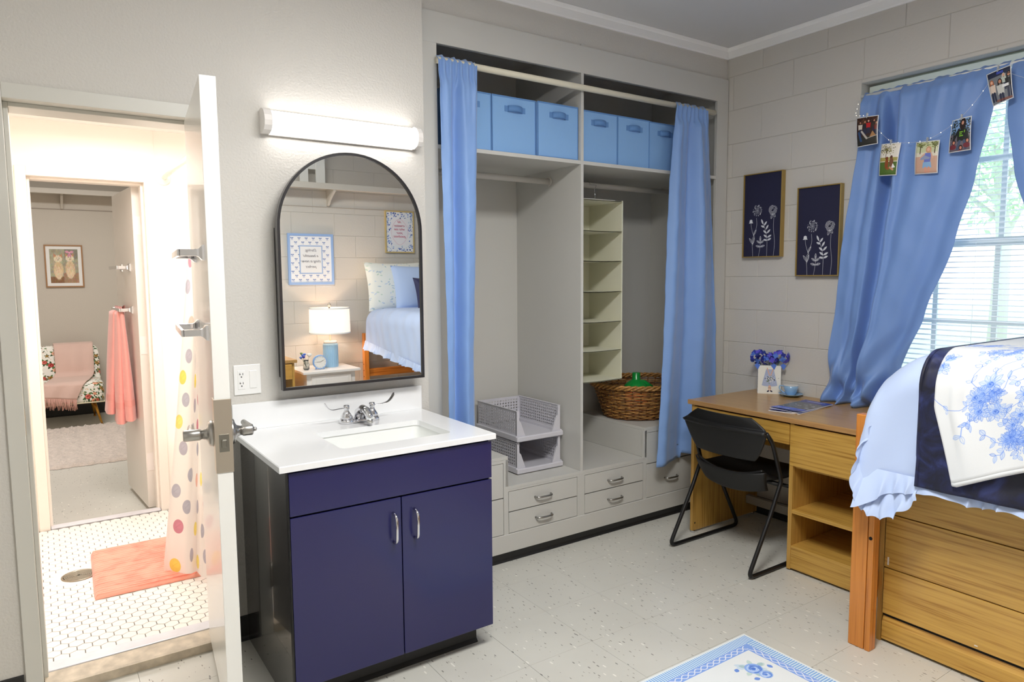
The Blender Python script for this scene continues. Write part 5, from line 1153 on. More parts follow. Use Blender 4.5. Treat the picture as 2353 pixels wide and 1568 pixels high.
# ------------------------------------------------------------------ photo garland
def pm(kind, seed):
    c = Canvas(220, 320, (250, 250, 248)); r_ = random.Random(seed); a, b_, d, e = 8, 8, 212, 312
    skin = [(214, 160, 130), (196, 138, 112), (226, 176, 150)]
    def person(x, y, s_, shirt, hair, legs=(40, 46, 70)):
        c.ell(x, y, 13 * s_, 17 * s_, hair); c.line([(x - 10 * s_, y), (x - 11 * s_, y + 30 * s_)], 9 * s_, hair); c.line([(x + 10 * s_, y), (x + 11 * s_, y + 30 * s_)], 9 * s_, hair)
        c.poly([(x - 24 * s_, y + 24 * s_), (x + 24 * s_, y + 24 * s_), (x + 20 * s_, y + 84 * s_), (x - 20 * s_, y + 84 * s_)], shirt)
        c.ell(x, y + 2 * s_, 9 * s_, 12 * s_, r_.choice(skin)); c.line([(x - 8 * s_, y + 84 * s_), (x - 10 * s_, y + 140 * s_)], 15 * s_, legs); c.line([(x + 8 * s_, y + 84 * s_), (x + 10 * s_, y + 140 * s_)], 15 * s_, legs)
    if kind == 'group':
        c.rect(a, b_, d, e, (62, 40, 34)); c.rect(a, 215, d, e, (54, 52, 46))
        for i in range(60): c.ell(r_.uniform(a, d), r_.uniform(b_, 90), 5, 5, r_.choice([(120, 80, 50), (30, 20, 20), (160, 90, 60)]), .7)
        for x, y, sh in ((45, 62, (214, 204, 190)), (92, 58, (44, 44, 48)), (128, 50, (186, 36, 40)), (182, 52, (60, 50, 44)), (205, 80, (120, 50, 40))): person(x, y, .95, sh, r_.choice([(50, 30, 22), (110, 70, 40), (30, 22, 20)]))
        c.line([(30, 170), (50, 260)], 22, (52, 78, 120)); c.line([(60, 160), (110, 240)], 20, (190, 184, 176)); c.poly([(140, 230), (170, 165), (205, 225)], (176, 130, 84)); c.line([(120, 240), (210, 220)], 4, (230, 226, 220))
    elif kind == 'dog':
        c.rect(a, b_, d, 140, (232, 226, 214)); c.rect(a, 140, d, 185, (170, 160, 90)); c.rect(a, 185, d, e, (84, 112, 48))
        c.line([(75, 60), (72, 150)], 6, (80, 60, 44))
        for i in range(110): c.ell(76 + r_.gauss(0, 36), 60 + r_.gauss(0, 22), 6, 4, r_.choice([(96, 92, 40), (60, 58, 30), (150, 140, 80)]), .8)
        c.rect(a, 178, d, 184, (236, 234, 226)); c.ell(92, 205, 22, 52, (140, 74, 36)); c.ell(90, 150, 16, 17, (120, 60, 30)); c.ell(112, 250, 18, 14, (150, 84, 44))
        c.ell(140, 140, 15, 18, (90, 56, 38)); c.ell(146, 190, 24, 44, (120, 78, 54)); c.poly([(165, 200), (196, 240), (150, 250)], (238, 236, 236)); c.line([(135, 240), (170, 262)], 20, (206, 150, 120))
    elif kind == 'girl':
        c.rect(a, b_, d, 110, (206, 210, 170)); c.rect(a, 110, d, 150, (228, 220, 200)); c.rect(a, 150, d, e, (208, 168, 146))
        for bx_ in (50, 185):
            c.line([(bx_, 120), (bx_ + 2, 60), (bx_ - 22, 30)], 8, (84, 64, 50)); c.line([(bx_, 66), (bx_ + 22, 32)], 7, (84, 64, 50))
            for i in range(60): c.ell(bx_ + r_.gauss(0, 32), 28 + r_.gauss(0, 14), 7, 5, r_.choice([(110, 120, 60), (150, 156, 90), (86, 92, 48)]), .7)
        c.ell(130, 86, 26, 34, (206, 158, 120)); c.line([(148, 90), (152, 150)], 14, (214, 166, 128)); c.ell(128, 84, 13, 17, (232, 184, 160)); c.poly([(96, 118), (158, 118), (150, 210), (92, 210)], (112, 124, 200)); c.poly([(48, 160), (80, 130), (150, 165), (140, 178), (60, 182)], (150, 160, 190)); c.line([(96, 126), (50, 165)], 12, (226, 176, 150)); c.line([(156, 126), (172, 168)], 12, (226, 176, 150))
        c.poly([(84, 206), (156, 206), (164, 262), (78, 262)], (140, 180, 220)); c.line([(106, 262), (110, e - 4)], 22, (222, 160, 136)); c.line([(138, 262), (136, e - 4)], 22, (222, 160, 136))
    elif kind == 'tower':
        c.rect(a, b_, d, 150, (124, 160, 208)); c.rect(a, 150, d, e, (110, 100, 110))
        for i in range(170): c.ell(r_.choice([40, 130, 190]) + r_.gauss(0, 26), r_.uniform(b_ + 6, 200), 8, 7, r_.choice([(24, 30, 28), (40, 54, 40), (20, 22, 26)]), .8)
        c.ell(132, 60, 34, 56, (38, 24, 22)); c.poly([(80, 110), (176, 108), (186, 220), (84, 222)], (26, 32, 30)); c.line([(90, 120), (46, 200)], 24, (26, 32, 30)); c.line([(170, 120), (196, 200)], 22, (26, 32, 30)); c.ell(130, 48, 13, 19, (206, 150, 126))
        for i, (y, w_) in enumerate(((130, 36), (148, 26), (166, 40))):
            for q in range(5): c.rect(104 + q * w_ / 5, y, 104 + q * w_ / 5 + w_ / 7, y + 10, (150, 226, 60))
        c.line([(156, 122), (154, 142)], 6, (150, 226, 60)); c.line([(110, 222), (88, 290)], 26, (70, 84, 110)); c.line([(156, 222), (170, 290)], 26, (70, 84, 110))
        for x, y in ((50, 226), (188, 222), (122, 282)): c.ell(x, y, 20, 24, (44, 26, 24)); c.ell(x, y + 3, 12, 15, (210, 140, 116)); c.ell(x - 8, y + 44, 34, 24, r_.choice([(206, 196, 186), (120, 40, 50)]), .9)
        c.rect(0, e, 220, 320, (250, 250, 248))
    else:
        c.rect(a, b_, d, e, (120, 124, 130)); c.rect(a, b_, d, 60, (40, 46, 70)); c.rect(90, 20, 150, 44, (70, 90, 200), .8)
        for x, y, s_, sh, hr in ((36, 100, 1.3, (226, 206, 190), (170, 96, 60)), (150, 66, 1.0, (190, 200, 190), (210, 196, 180)), (196, 74, 1.5, (24, 24, 28), (24, 22, 24)), (112, 116, 1.5, (206, 206, 200), (44, 30, 26))): person(x, y, s_, sh, hr)
        c.rect(184, 66, 208, 74, (20, 20, 22)); c.rect(130, 160, 190, 186, (238, 238, 238)); c.line([(60, 290), (200, 300)], 20, (150, 70, 50), .6)
    c.rect(0, 0, 220, 8, (250, 250, 248)); c.rect(0, 312, 220, 320, (250, 250, 248)); c.rect(0, 0, 8, 320, (250, 250, 248)); c.rect(212, 0, 220, 320, (250, 250, 248)); c.grain(.03)
    return c.material('photo_' + kind, .35)
PX = -.098; rp = random.Random(3)
photos = [('group', [(-.877, 2.247), (-.991, 2.241), (-.993, 2.101), (-.887, 2.098)], 'photo print of a seated group of friends, leftmost on the garland'),
          ('dog', [(-1.011, 2.096), (-1.106, 2.089), (-1.090, 1.935), (-1.005, 1.941)], 'photo print of a woman and a brown dog by a tree, hanging on the garland'),
          ('girl', [(-1.175, 2.078), (-1.281, 2.073), (-1.279, 1.922), (-1.176, 1.927)], 'photo print of a woman in a blue T-shirt outdoors, hanging on the garland'),
          ('tower', [(-1.331, 2.150), (-1.410, 2.158), (-1.414, 2.007), (-1.322, 2.005)], 'photo print of a woman in a dark shirt above three others, hanging on the garland'),
          ('indoor', [(-1.459, 2.323), (-1.552, 2.344), (-1.570, 2.202), (-1.494, 2.179)], 'photo print of four people indoors, topmost on the garland')]
clips = []
for kd, q, lb in photos:
    tl, tr_, br_, bl_ = [Vector((PX, *p)) for p in q]
    def fn(u, v, tl=tl, tr_=tr_, br_=br_, bl_=bl_):
        p = (bl_ * (1 - u) + br_ * u) * (1 - v) + (tl * (1 - u) + tr_ * u) * v; return (p.x - .012 * math.sin(PI * (1 - v) * .9) * .6 - .004 * math.sin(PI * u), p.y, p.z)
    o = obj('photo_print', MB().grid(fn, 8, 10), pm(kd, hash(kd) % 7 if False else len(kd))); md = o.modifiers.new('th', 'SOLIDIFY'); md.thickness = .0006; tag(o, lb, 'photo', 'photos on the garland')
    top_ = (tl + tr_) / 2; c_ = top_ + (tl - tr_) * .02 + Vector((0, 0, .004)); clips.append(c_)
    ck = thing('clothespin', 'tiny clear clip holding the ' + {'group': 'leftmost photo', 'dog': 'photo with the brown dog', 'girl': 'photo of the woman in the blue T-shirt', 'tower': 'photo with the dark shirt', 'indoor': 'topmost photo'}[kd], 'clip', c_[:], 'clips on the garland')
    CLR = mat('clear_plastic_clip', (226, 232, 236), .1, trans=.5); obj('jaw', B(c_.x - .005, c_.x - .0012, c_.y - .0035, c_.y + .0035, c_.z - .014, c_.z + .014, .001), CLR, ck); obj('jaw', B(c_.x + .0012, c_.x + .005, c_.y - .0035, c_.y + .0035, c_.z - .014, c_.z + .014, .001), CLR, ck); obj('spring', MB().cyl((c_.x - .0055, c_.y, c_.z + .002), (c_.x + .0055, c_.y, c_.z + .002), .002, 8), CHROME, ck)
gs_ = thing('fairy_light_string', 'thin silver wire string carrying the photos across the window curtain', 'string light', (PX, -1.2, 2.0)); WIRE = mat('silver_wire', (226, 230, 236), .3, .6)
pts = [Vector((-.062, -.866, 2.34)), Vector((PX, -.869, 2.262))] + [c + Vector((.0005, 0, .004)) for c in clips]; pts.append(Vector((-.09, -1.72, 2.235))); path_ = []
for a, b_ in zip(pts[:-1], pts[1:]):
    for i in range(10):
        t = i / 10; p = a.lerp(b_, t); p.z -= .10 * (a - b_).length * 4 * t * (1 - t) * .6; path_.append(p)
path_.append(pts[-1]); obj('wire', MB().tube(path_, .0007, 5), WIRE, gs_)
BULB = mat('tiny_led', (250, 246, 230), .2, emit=((255, 244, 220), 1.2))
for p in path_[2::3]: obj('bulb', MB().lathe([(0, -.003), (.0016, -.0015), (.0018, .0015), (0, .003)], p[:], 8), BULB, gs_)

# ------------------------------------------------------------------ bed
bd = thing('bed_frame', 'orange-stained wooden bed frame with square posts beside the oak desk', 'bed', (-.52, -2.5, 0))
BXL, BXR = -1.018, -.025
for y0, y1, s_ in ((-1.508, -1.446, -1), (-3.72, -3.658, 1)):
    for x0, x1, sx in ((BXL, BXL + .045, 1), (BXR - .045, BXR, -1)):
        mb = MB().box(x0, x1, y0, y1, 0, .922, .004); 
        if s_ < 0: mb.box(x0, x1, -1.532, -1.511, .0, .90, .003)
        obj('post', mb, PINE, bd)
    for z in (.20, .50, .80): obj('end_rail', B(BXL + .046, BXR - .046, (y0 + y1) / 2 - .014, (y0 + y1) / 2 + .014, z, z + .075, .003), wood('orange_pine_cross', (150, 78, 22), (216, 138, 60), 'x'), bd)
for x in (BXL + .006, BXR - .03): obj('side_rail', B(x, x + .025, -3.657, -1.534, .83, .92, .003), PINEY, bd)
for z in (.55, .45): obj('bolt_hole', MB().cyl((BXL + .0, -1.521, z), (BXL - .0012, -1.521, z), .007, 12), GAP, bd)
ml = MB()
for z in (.46, .44, .41, .34): ml.box(BXL + .012, BXL + .02, -1.5092, -1.5075, z, z + .010)
obj('worn_bolt_slot', ml, GAP, bd)
for i, z in enumerate(np.linspace(.14, .62, 9)): obj('bolt_hole', MB().cyl((BXL - .001, -3.69, float(z)), (BXL + .001, -3.69, float(z)), .006, 10), GAP, bd)
tag(obj('mattress', MB().box(-.985, -.035, -3.63, -1.56, .925, 1.125, .05), mat('mattress_ticking', (232, 234, 240), .8)), 'twin mattress under the light blue comforter', 'mattress')
# bedding: rounded blanket profile across the bed, closed towards the foot
def bedsurf(s, y, off, zh, foot=True):
    """s: 0 at the hem on the room side, rising over the edge and across the top (s=1 wall side). returns point"""
    xl = -1.045 - off; rr = .13; d = max(0, -1.485 - y); fr_ = .21   # d: distance from the foot end
    Zt = 1.165 + off - .235 * (1 - math.sqrt(max(0, 1 - max(0, 1 - d / fr_) ** 2)))
    L1 = Zt - rr - zh; L2 = rr * PI / 2; L3 = -.045 - (xl + rr); T = L1 + L2 + L3; q = s * T
    if q < L1: x, z = xl, zh + q; nx, nz = -1, 0
    elif q < L1 + L2: a = (q - L1) / rr; x, z = xl + rr - rr * math.cos(a), Zt - rr + rr * math.sin(a); nx, nz = -math.cos(a), math.sin(a)
    else: x, z = xl + rr + (q - L1 - L2), Zt; nx, nz = 0, 1
    return x, z, nx, nz
def wr_(y, z, k=1.): return .006 * math.sin(7 * y + 4 * z) + .004 * math.sin(19 * y - 9 * z) * k + .003 * math.sin(41 * y + 17 * z) * k
COMF = mat('pale_blue_cotton', (188, 206, 240), .75, sheen=.25, bump=(180, .12, .001))
cf = thing('comforter', 'pale blue comforter with a gathered ruffle covering the bed', 'bedding', (-.52, -2.5, .7))
def cff(u, v):
    y = -1.485 - 2.08 * v; zh = .70 + (-.03 * math.exp(-(v / .03) ** 2)) + .13 * max(0, (v - .42) / .58); x, z, nx, nz = bedsurf(u, y, 0, zh); w = wr_(y, z) * (1 if v > .02 else .3)
    fl_ = max(0, (1.0 - z) / .3); x -= .028 * fl_ * math.exp(-((y + 1.50) / .06) ** 2)
    return (x + nx * w, y, z + nz * w)
obj('cover', MB().grid(cff, 80, 150), COMF, cf)
def footf(u, v):
    x = -.960 + .915 * u; zt_ = .925 + .01 * math.sin(5 * u); z = .72 + (zt_ - .72) * v; pr2 = bedsurf(0, -1.50, 0, .7)
    b_ = math.sqrt(max(0, 1 - (1 - min(1, 1)) ** 2)); y = -1.535 + .008 * math.sin(9 * x + 4 * z)
    if v > .8: y -= 0; 
    return (x, y + .03 * v, z)
obj('foot_drop', MB().grid(footf, 50, 24), COMF, cf)
def ruff_side(u, v):
    y = -1.50 - 2.06 * u; z0 = .735 + .13 * max(0, (u - .42) / .58); corner = math.exp(-((y + 1.50) / .10) ** 2); L = .050 + .06 * corner + .03 * max(0, (u - .42) / .58); g = (math.sin(88 * y + 3 * math.sin(23 * y)) + .6 * math.sin(41 * y + 1)) * (1 - v)
    fl_ = (1 - v); return (-1.052 - .018 * fl_ - .012 * g - .05 * corner * fl_, y + .006 * math.cos(88 * y + 3 * math.sin(23 * y)) * fl_, z0 - L * fl_ - .035 * corner * (1 - v) + .006 * math.sin(31 * y) * fl_)
obj('ruffle', MB().grid(ruff_side, 1100, 6), COMF, cf)
# gathered corner ruffle at the foot, running up towards the post
def ruff_corner(u, v):
    P_ = [Vector((-1.035, -1.530, .905)), Vector((-1.058, -1.502, .83)), Vector((-1.068, -1.490, .75)), Vector((-1.066, -1.520, .685)), Vector((-1.062, -1.575, .665)), Vector((-1.058, -1.64, .68)), Vector((-1.055, -1.70, .71))]
    D_ = [Vector((-.008, -.004, -.012)), Vector((-.028, .008, -.03)), Vector((-.040, .010, -.06)), Vector((-.04, .004, -.10)), Vector((-.035, .0, -.105)), Vector((-.03, -.004, -.10)), Vector((-.02, .0, -.05))]
    k = u * 6; i = min(int(k), 5); f = k - i; p = P_[i].lerp(P_[i + 1], f); d = D_[i].lerp(D_[i + 1], f); n_ = Vector((-.7, .5, .1)); g = math.sin(u * 36 + 2 * math.sin(u * 9)) * .013 * (.6 + .4 * math.sin(u * 17)) + math.sin(u * 71 + 1) * .004 + math.sin(u * 23 + v * 7) * .005
    return tuple(p + d * v + n_ * g * v * 1.1 + Vector((0, 0, .006 * math.sin(u * 60) * v)))
o = obj('corner_ruffle', MB().grid(ruff_corner, 220, 10), COMF, cf)
NV = N('navy_plush'); v = NV.coords(kind='World'); f = NV.noise(v, 9, 4, .6, 1.4); NV.l(NV.ramp(f, [(.38, lin((8, 10, 32))), (.52, lin((20, 26, 64))), (.68, lin((44, 54, 106)))]), NV.b.inputs['Base Color']); NV.b.inputs['Roughness'].default_value = .6; NV.b.inputs['Sheen Weight'].default_value = .22; NV.b.inputs['Sheen Tint'].default_value = (.5, .55, .9, 1)
wv = NV.n('ShaderNodeTexWave', wave_type='BANDS', bands_direction='DIAGONAL'); wv.inputs['Scale'].default_value = 5.5; wv.inputs['Distortion'].default_value = 7; wv.inputs['Detail'].default_value = 1.5; wv.inputs['Detail Scale'].default_value = .8; NV.l(v, wv.inputs[0]); NV.bump(wv.outputs['Fac'], .6, .006); NAVYB = NV.m
nb = thing('navy_blanket', 'navy blue plush blanket spread over the comforter', 'blanket', (-.52, -2.2, .71))
def nvf(u, v):
    y = -1.688 - .62 * v; x, z, nx, nz = bedsurf(u, y, .014, .708 + .005 * math.sin(9 * y)); w = wr_(y, z) + .004 * math.sin(13 * y)
    return (x + nx * w - .010 * max(0, (.8 - z) / .1), y - .012 * (1 - u) * (1 if v < .01 else 0), z + nz * w)
o = obj('body', MB().grid(nvf, 90, 90), NAVYB, nb); md = o.modifiers.new('th', 'SOLIDIFY'); md.thickness = .008; md.offset = 1
hp = [Vector(nvf(u, 0)) for u in np.linspace(0, 1, 60)]; obj('edge_hem', MB().tube([p + Vector((-.004, .002, .002)) for p in hp], .007, 8), NAVYB, nb)
tc_ = Canvas(1100, 1100, (226, 229, 231)); rt_ = random.Random(21); B1, B2, B3 = (70, 112, 214), (112, 150, 232), (160, 188, 240)
def spray(cx, cy, R, n_, big=True):
    for i in range(n_):
        a = rt_.uniform(0, 6.28); L = R * rt_.uniform(.5, 1.15); p = [(cx, cy)]
        for q in range(1, 7): aa = a + .22 * math.sin(q + i); p.append((cx + L * q / 6 * math.cos(aa), cy + L * q / 6 * math.sin(aa)))
        tc_.line(p, 2.2, B2)
        for q in range(2, 7, 2):
            for s_ in (-1, 1): tc_.leaf(*p[q], rt_.uniform(20, 40), rt_.uniform(6, 11), a + s_ * .8, B3 if rt_.random() < .5 else None, .35, (2.4, rt_.choice([B1, B2])))
    if big:
        for i in range(8):
            x, y = cx + rt_.gauss(0, R * .32), cy + rt_.gauss(0, R * .28); r = rt_.uniform(R * .12, R * .2)
            for q in range(9): a = q * .7; tc_.leaf(x + r * .2 * math.cos(a), y + r * .2 * math.sin(a), r * 1.3, r * .34, a, B3, .35, (2.4, rt_.choice([B1, B2])))
            tc_.rose(x, y, r * .5, [B3, B1, B2], .9)
for cx_, cy_, R in ((210, 760, 200), (430, 330, 150), (420, 600, 140), (880, 520, 150), (250, 470, 110), (330, 960, 130), (760, 940, 120), (1020, 60, 140), (300, 90, 120), (700, 700, 150), (860, 250, 190), (80, 240, 110), (560, 980, 130), (980, 860, 120), (620, 120, 90)): spray(cx_, cy_, R, 9)
for i in range(16): spray(rt_.uniform(0, 1100), rt_.uniform(0, 1100), 46, 4, False)
TOILE = tc_.material('toile_fleece', .9, sheen=.15, bump=(220, .2, .001))
tw_ = thing('floral_throw', 'white fleece throw with blue toile flowers on top of the navy blanket', 'blanket', (-.52, -2.2, .75))
def tof(u, v):
    yl = -1.755; y = yl - .50 * v; zh = .752 + .40 * (max(0, -(y + 1.765)))
    x, z, nx, nz = bedsurf(u, y, .034, zh); low = max(0, (1.0 - z) / .26); y2 = y - .075 * low * (1 - v) ; w = wr_(y, z, .6) * 1.4 + .012 * math.exp(-((v - .13) / .03) ** 2) * math.exp(-((z - 1.0) / .12) ** 2)
    return (x + nx * w - .012 * low, y2, z + nz * w)
mb = MB().grid(tof, 90, 80)
for i, uv in mb.uv.items(): mb.uv[i] = [((b_ * 1.0) * .50 / .80, a * 1.45 / .80) for a, b_ in uv]
o = obj('body', mb, TOILE, tw_); md = o.modifiers.new('th', 'SOLIDIFY'); md.thickness = .012; md.offset = 1
obj('hem', MB().tube([Vector(tof(0, v_)) + Vector((-.005, 0, .0)) for v_ in np.linspace(0, 1, 40)], .009, 8), mat('white_fleece_hem', (224, 227, 229), .9, sheen=.2), tw_)
def pillow(label, c, w, h, d, m_, rx, rz, cat='pillow', sc_=1., group='pillows at the head of the bed'):
    def fn(u, v):
        a, b_ = u * 2 - 1, v * 2 - 1; s_ = (1 - a * a) ** .42 * (1 - b_ * b_) ** .42 if abs(a) < 1 and abs(b_) < 1 else 0
        return a, b_, s_
    mb = MB()
    for sg in (1, -1):
        def g(u, v, sg=sg):
            a, b_, s_ = fn(u, v); px = a * w / 2 * (1 - .06 * (1 - b_ * b_)); pz = b_ * h / 2 * (1 - .06 * (1 - a * a)); p = Vector((px, sg * d / 2 * s_, pz)); p.rotate(Matrix.Rotation(rx, 3, 'X')); p.rotate(Matrix.Rotation(rz, 3, 'Z')); return tuple(p + Vector(c))
        mb.grid(g, 24, 24)
    return tag(obj('pillow', mb, m_), label, cat, group)
CREAMF = Canvas(500, 500, (240, 242, 236)); r9 = random.Random(9)
for i in range(130): CREAMF.leaf(r9.uniform(0, 500), r9.uniform(0, 500), r9.uniform(16, 34), 6, r9.uniform(0, 6.3), r9.choice([(190, 214, 200), (200, 216, 236), (176, 200, 214)]), .8)
CREAMF = CREAMF.material('pale_floral_pillow', .8)
pillow('pale floral pillow leaning on the wall at the outer edge of the bed', (-.70, -3.60, 1.37), .62, .48, .16, CREAMF, .22, 0)
pillow('pale floral pillow leaning on the wall at the window side of the bed', (-.22, -3.60, 1.40), .42, .48, .16, CREAMF, .22, 0)
pillow('pale blue pillow in front of the floral pillows', (-.50, -3.44, 1.36), .60, .44, .16, mat('pale_blue_pillow', (186, 208, 246), .75), .30, .05)
pillow('small navy velvet pillow in front of the pale blue one', (-.45, -3.28, 1.30), .42, .32, .13, mat('navy_velvet', (26, 30, 82), .6, sheen=.5), .30, -.05)

# ------------------------------------------------------------------ dresser under the bed
ds_ = thing('dresser', 'oak laminate chest of drawers standing under the bed', 'dresser', (-.55, -2.0, 0)); RX = -.895
obj('carcass', MB().box(RX + .02, -.30, -2.50, -1.512, .012, .735), OAKZ, ds_); obj('side_panel', B(RX, -.30, -1.511, -1.493, .0, .745, .001), OAKZ, ds_); obj('side_panel', B(RX, -.30, -2.52, -2.502, .0, .745, .001), OAKZ, ds_)
obj('top', B(RX - .005, -.30, -2.52, -1.493, .746, .768, .002), OAKTOP, ds_); obj('gap_lines', B(RX + .012, RX + .02, -2.50, -1.512, .012, .74), GAP, ds_)
for z0, z1 in ((.525, .738), (.3075, .521), (.118, .3035)): obj('drawer', B(RX + .0, RX + .014, -2.498, -1.514, z0, z1, .0012), OAK, ds_)
obj('base_rail', MB().prism([(RX + .016, .112), (RX + .010, .100), (RX + .0, .082), (RX + .0, .012), (RX + .018, .012), (RX + .018, .112)], 'y', -2.498, -1.514), OAK, ds_)
for q_ in ((-1.532, -1.526, .318, .350), (-1.853, -1.842, .128, .132)): obj('scuff_chip', B(RX - .0006, RX + .0004, *q_), mat('white_chip', (226, 222, 214), .7), ds_)

# ------------------------------------------------------------------ rug
def rug_print():
    Wd, Hh = 1500, 2400; c = Canvas(Wd, Hh, (228, 234, 236)); bl_, br2 = (128, 172, 226), (110, 150, 222); px_ = Wd / .9
    m_ = int(.052 * px_); st = 17
    c.rect(10, 10, Wd - 10, Hh - 10, (214, 230, 240)); x = 14
    while x < Wd - 14: c.rect(x, 14, x + 9, m_, bl_); c.rect(x, Hh - m_, x + 9, Hh - 14, bl_); x += st
    y = 14
    while y < Hh - 14:
        if y > m_ - 10 and y < Hh - m_: c.rect(14, y, m_, y + 9, bl_); c.rect(Wd - m_, y, Wd - 14, y + 9, bl_)
        y += st
    n0 = m_ + 2; n1 = m_ + 60
    for a, b_, d, e in ((n0, n0, Wd - n0, n1), (n0, Hh - n1, Wd - n0, Hh - n0), (n0, n0, n1, Hh - n0), (Wd - n1, n0, Wd - n0, Hh - n0)): c.rect(a, b_, d, e, (132, 166, 230))
    def lat(hor, fix, lo, hi):
        p = lo
        while p < hi:
            for q in range(2):
                a = [(p + (58 * t), fix + 29 + (18 if q else -18) * math.cos(PI * t)) for t in np.linspace(0, 1, 8)]; c.line(a if hor else [(y_, x_) for x_, y_ in a], 7, (222, 228, 244))
            p += 58
    lat(True, n0, n1, Wd - n1); lat(True, Hh - n1, n1, Hh - n1 - 0 if False else Wd - n1); lat(False, n0, n1, Hh - n1); lat(False, Wd - n1, n1, Hh - n1)
    c.rect(n1, n1, Wd - n1, Hh - n1, (226, 231, 233)); rr_ = random.Random(4)
    def bouq(x, y, s_, fl=1):
        for i in range(14): a = rr_.uniform(0, 6.28); q = rr_.uniform(50, 130) * s_; c.leaf(x + q * .55 * math.cos(a), y + q * .55 * math.sin(a), 60 * s_, 17 * s_, a, rr_.choice([(168, 196, 200), (190, 212, 208), (196, 214, 230)]), .9)
        c.rose(x, y, 62 * s_, [(140, 174, 232), (84, 124, 210), (186, 208, 244)]); c.rose(x - 10 * s_ * fl, y + 86 * s_, 46 * s_, [(156, 186, 236), (96, 136, 216), (198, 216, 246)])
        for d in ((-110, 20), (90, -60), (100, 80)): c.leaf(x + d[0] * s_ * fl, y + d[1] * s_, 44 * s_, 16 * s_, rr_.uniform(0, 6.3), (110, 146, 220)) 
    for fx_, fy_ in ((0, 0), (1, 0), (0, 1), (1, 1)):
        X_ = lambda a: Wd - a if fx_ else a
        Y_ = lambda a: Hh - a if fy_ else a
        bouq(X_(300), Y_(300), .95, -1 if fx_ else 1)
        p = [(X_(440 + 380 * math.sin(t * 1.5)), Y_(470 + 130 * math.cos(3 * t) - 60 * t)) for t in np.linspace(0, 2.2, 40)]; c.line(p, 34, (176, 210, 238)); c.line([(a, b_ - 8) for a, b_ in p], 8, (150, 190, 230), .7)
        p = [(X_(480 - 60 * math.sin(3 * t)), Y_(440 + 420 * t)) for t in np.linspace(0, 1, 30)]; c.line(p, 30, (176, 210, 238)); c.leaf(X_(620), Y_(300), 70, 22, 2.5, (96, 136, 216)); c.ell(X_(560), Y_(330), 34, 30, (110, 150, 224))
        bouq(X_(300), Y_(900), .7)
    for i in range(4): bouq(Wd / 2 + rr_.gauss(0, 120), Hh / 2 + rr_.gauss(0, 200), 1)
    return c.material('rug_print', .85, bump=(400, .2, .001))
rg = thing('area_rug', 'flat blue and white floral rug with striped border on the tile floor', 'rug', (-1.75, -1.95, 0)); RG = rug_print()
RXa, RXb, RYa, RYb = -2.205, -1.302, -2.61, -1.172
obj('printed_face', MB().sheet((RXa + .004, RYa + .004, .0062), (RXb - RXa - .008, 0, 0), (0, RYb - RYa - .008, 0), .0004), RG, rg)
obj('backing', B(RXa, RXb, RYa, RYb, .0004, .0058, .002), mat('rug_edge', (222, 226, 224), .9), rg)

# ------------------------------------------------------------------ things seen in the mirror, on and by the back wall
wall_shelf('long beige wall shelf above the nightstand on the back wall, seen in the mirror', -3.2, -.02, -3.74, 1, 2.27, (-2.4, -1.312, -.3), .20)
structure('trim_back_wall_cap', B(-4.3, 0, -3.7405, -3.7355, 2.108, 2.114), mat('trim_line_b', (176, 168, 158), .6))
wfm = thing('empty_frame', 'empty white wooden frame standing on the back wall shelf', 'frame', (-1.50, -3.62, 2.293))
obj('frame', MB().box(-1.455, -1.37, -3.64, -3.615, 2.2925, 2.62, .002).box(-1.60, -1.525, -3.64, -3.615, 2.2925, 2.62, .002).box(-1.525, -1.455, -3.64, -3.615, 2.43, 2.62, .002), WHITE, wfm)
bw = Canvas(430, 480, (244, 244, 246)); r7 = random.Random(7); BB = (112, 136, 186)
for j in range(11):
    for i in range(6):
        x, y = 38 + i * 74 + (37 if j % 2 else 0), 22 + j * 43; bw.leaf(x, y, 17, 6, PI + .15, BB); bw.leaf(x, y, 17, 6, -.15, BB); bw.line([(x - 2, y), (x - 8, y + 22)], 3.5, BB); bw.line([(x + 2, y), (x + 6, y + 22)], 3.5, BB)
bw.rect(92, 96, 338, 392, (160, 184, 222)); bw.rect(104, 108, 326, 380, (243, 243, 244)); BOW = bw.material('bow_print', .5)
LB = mat('light_blue_frame', (150, 180, 226), .45); INK = mat('ink_grey', (110, 110, 120), .7); INKR = mat('ink_pink', (206, 92, 122), .7)
p1_ = picture('framed_bow_print', 'light blue framed print with bow border on the back wall, seen in the mirror', -1.70, -1.275, 1.395, 1.862, -3.74, 1, LB, .022, BOW, 0, cat='picture')
for i, (s_, z) in enumerate((('Darling,', 1.70), ('a beautiful', 1.65), ('thing is never', 1.60), ('perfect', 1.55))): text('lettering', s_, INK, p1_, (-1.488, -3.7265, z), (-1, 0, 0), (0, 0, 1), .034)
bf_ = Canvas(300, 430, (240, 242, 246))
for i in range(300):
    x, y = r7.uniform(0, 300), r7.uniform(0, 430)
    if abs(x - 150) > 92 or abs(y - 215) > 150: bf_.leaf(x, y, r7.uniform(10, 24), r7.uniform(4, 9), r7.uniform(0, 6.3), r7.choice([(90, 120, 200), (140, 170, 226), (60, 84, 160), (190, 206, 226)]), .9)
[bf_.ell(150 + sx_ * 46, 215 + sy_ * 84, 52, 62, (242, 240, 244)) for sx_ in (-1, 1) for sy_ in (-1, 1)]; bf_.rect(56, 120, 244, 310, (242, 240, 244)); bf_.rect(98, 72, 202, 358, (242, 240, 244)); bf_.line([(150 + 88 * math.cos(q_) + 8 * math.cos(3 * q_), 215 + 140 * math.sin(q_)) for q_ in np.linspace(0, 6.283, 50)], 3, (232, 182, 200)); BFL = bf_.material('blue_flower_print', .5)
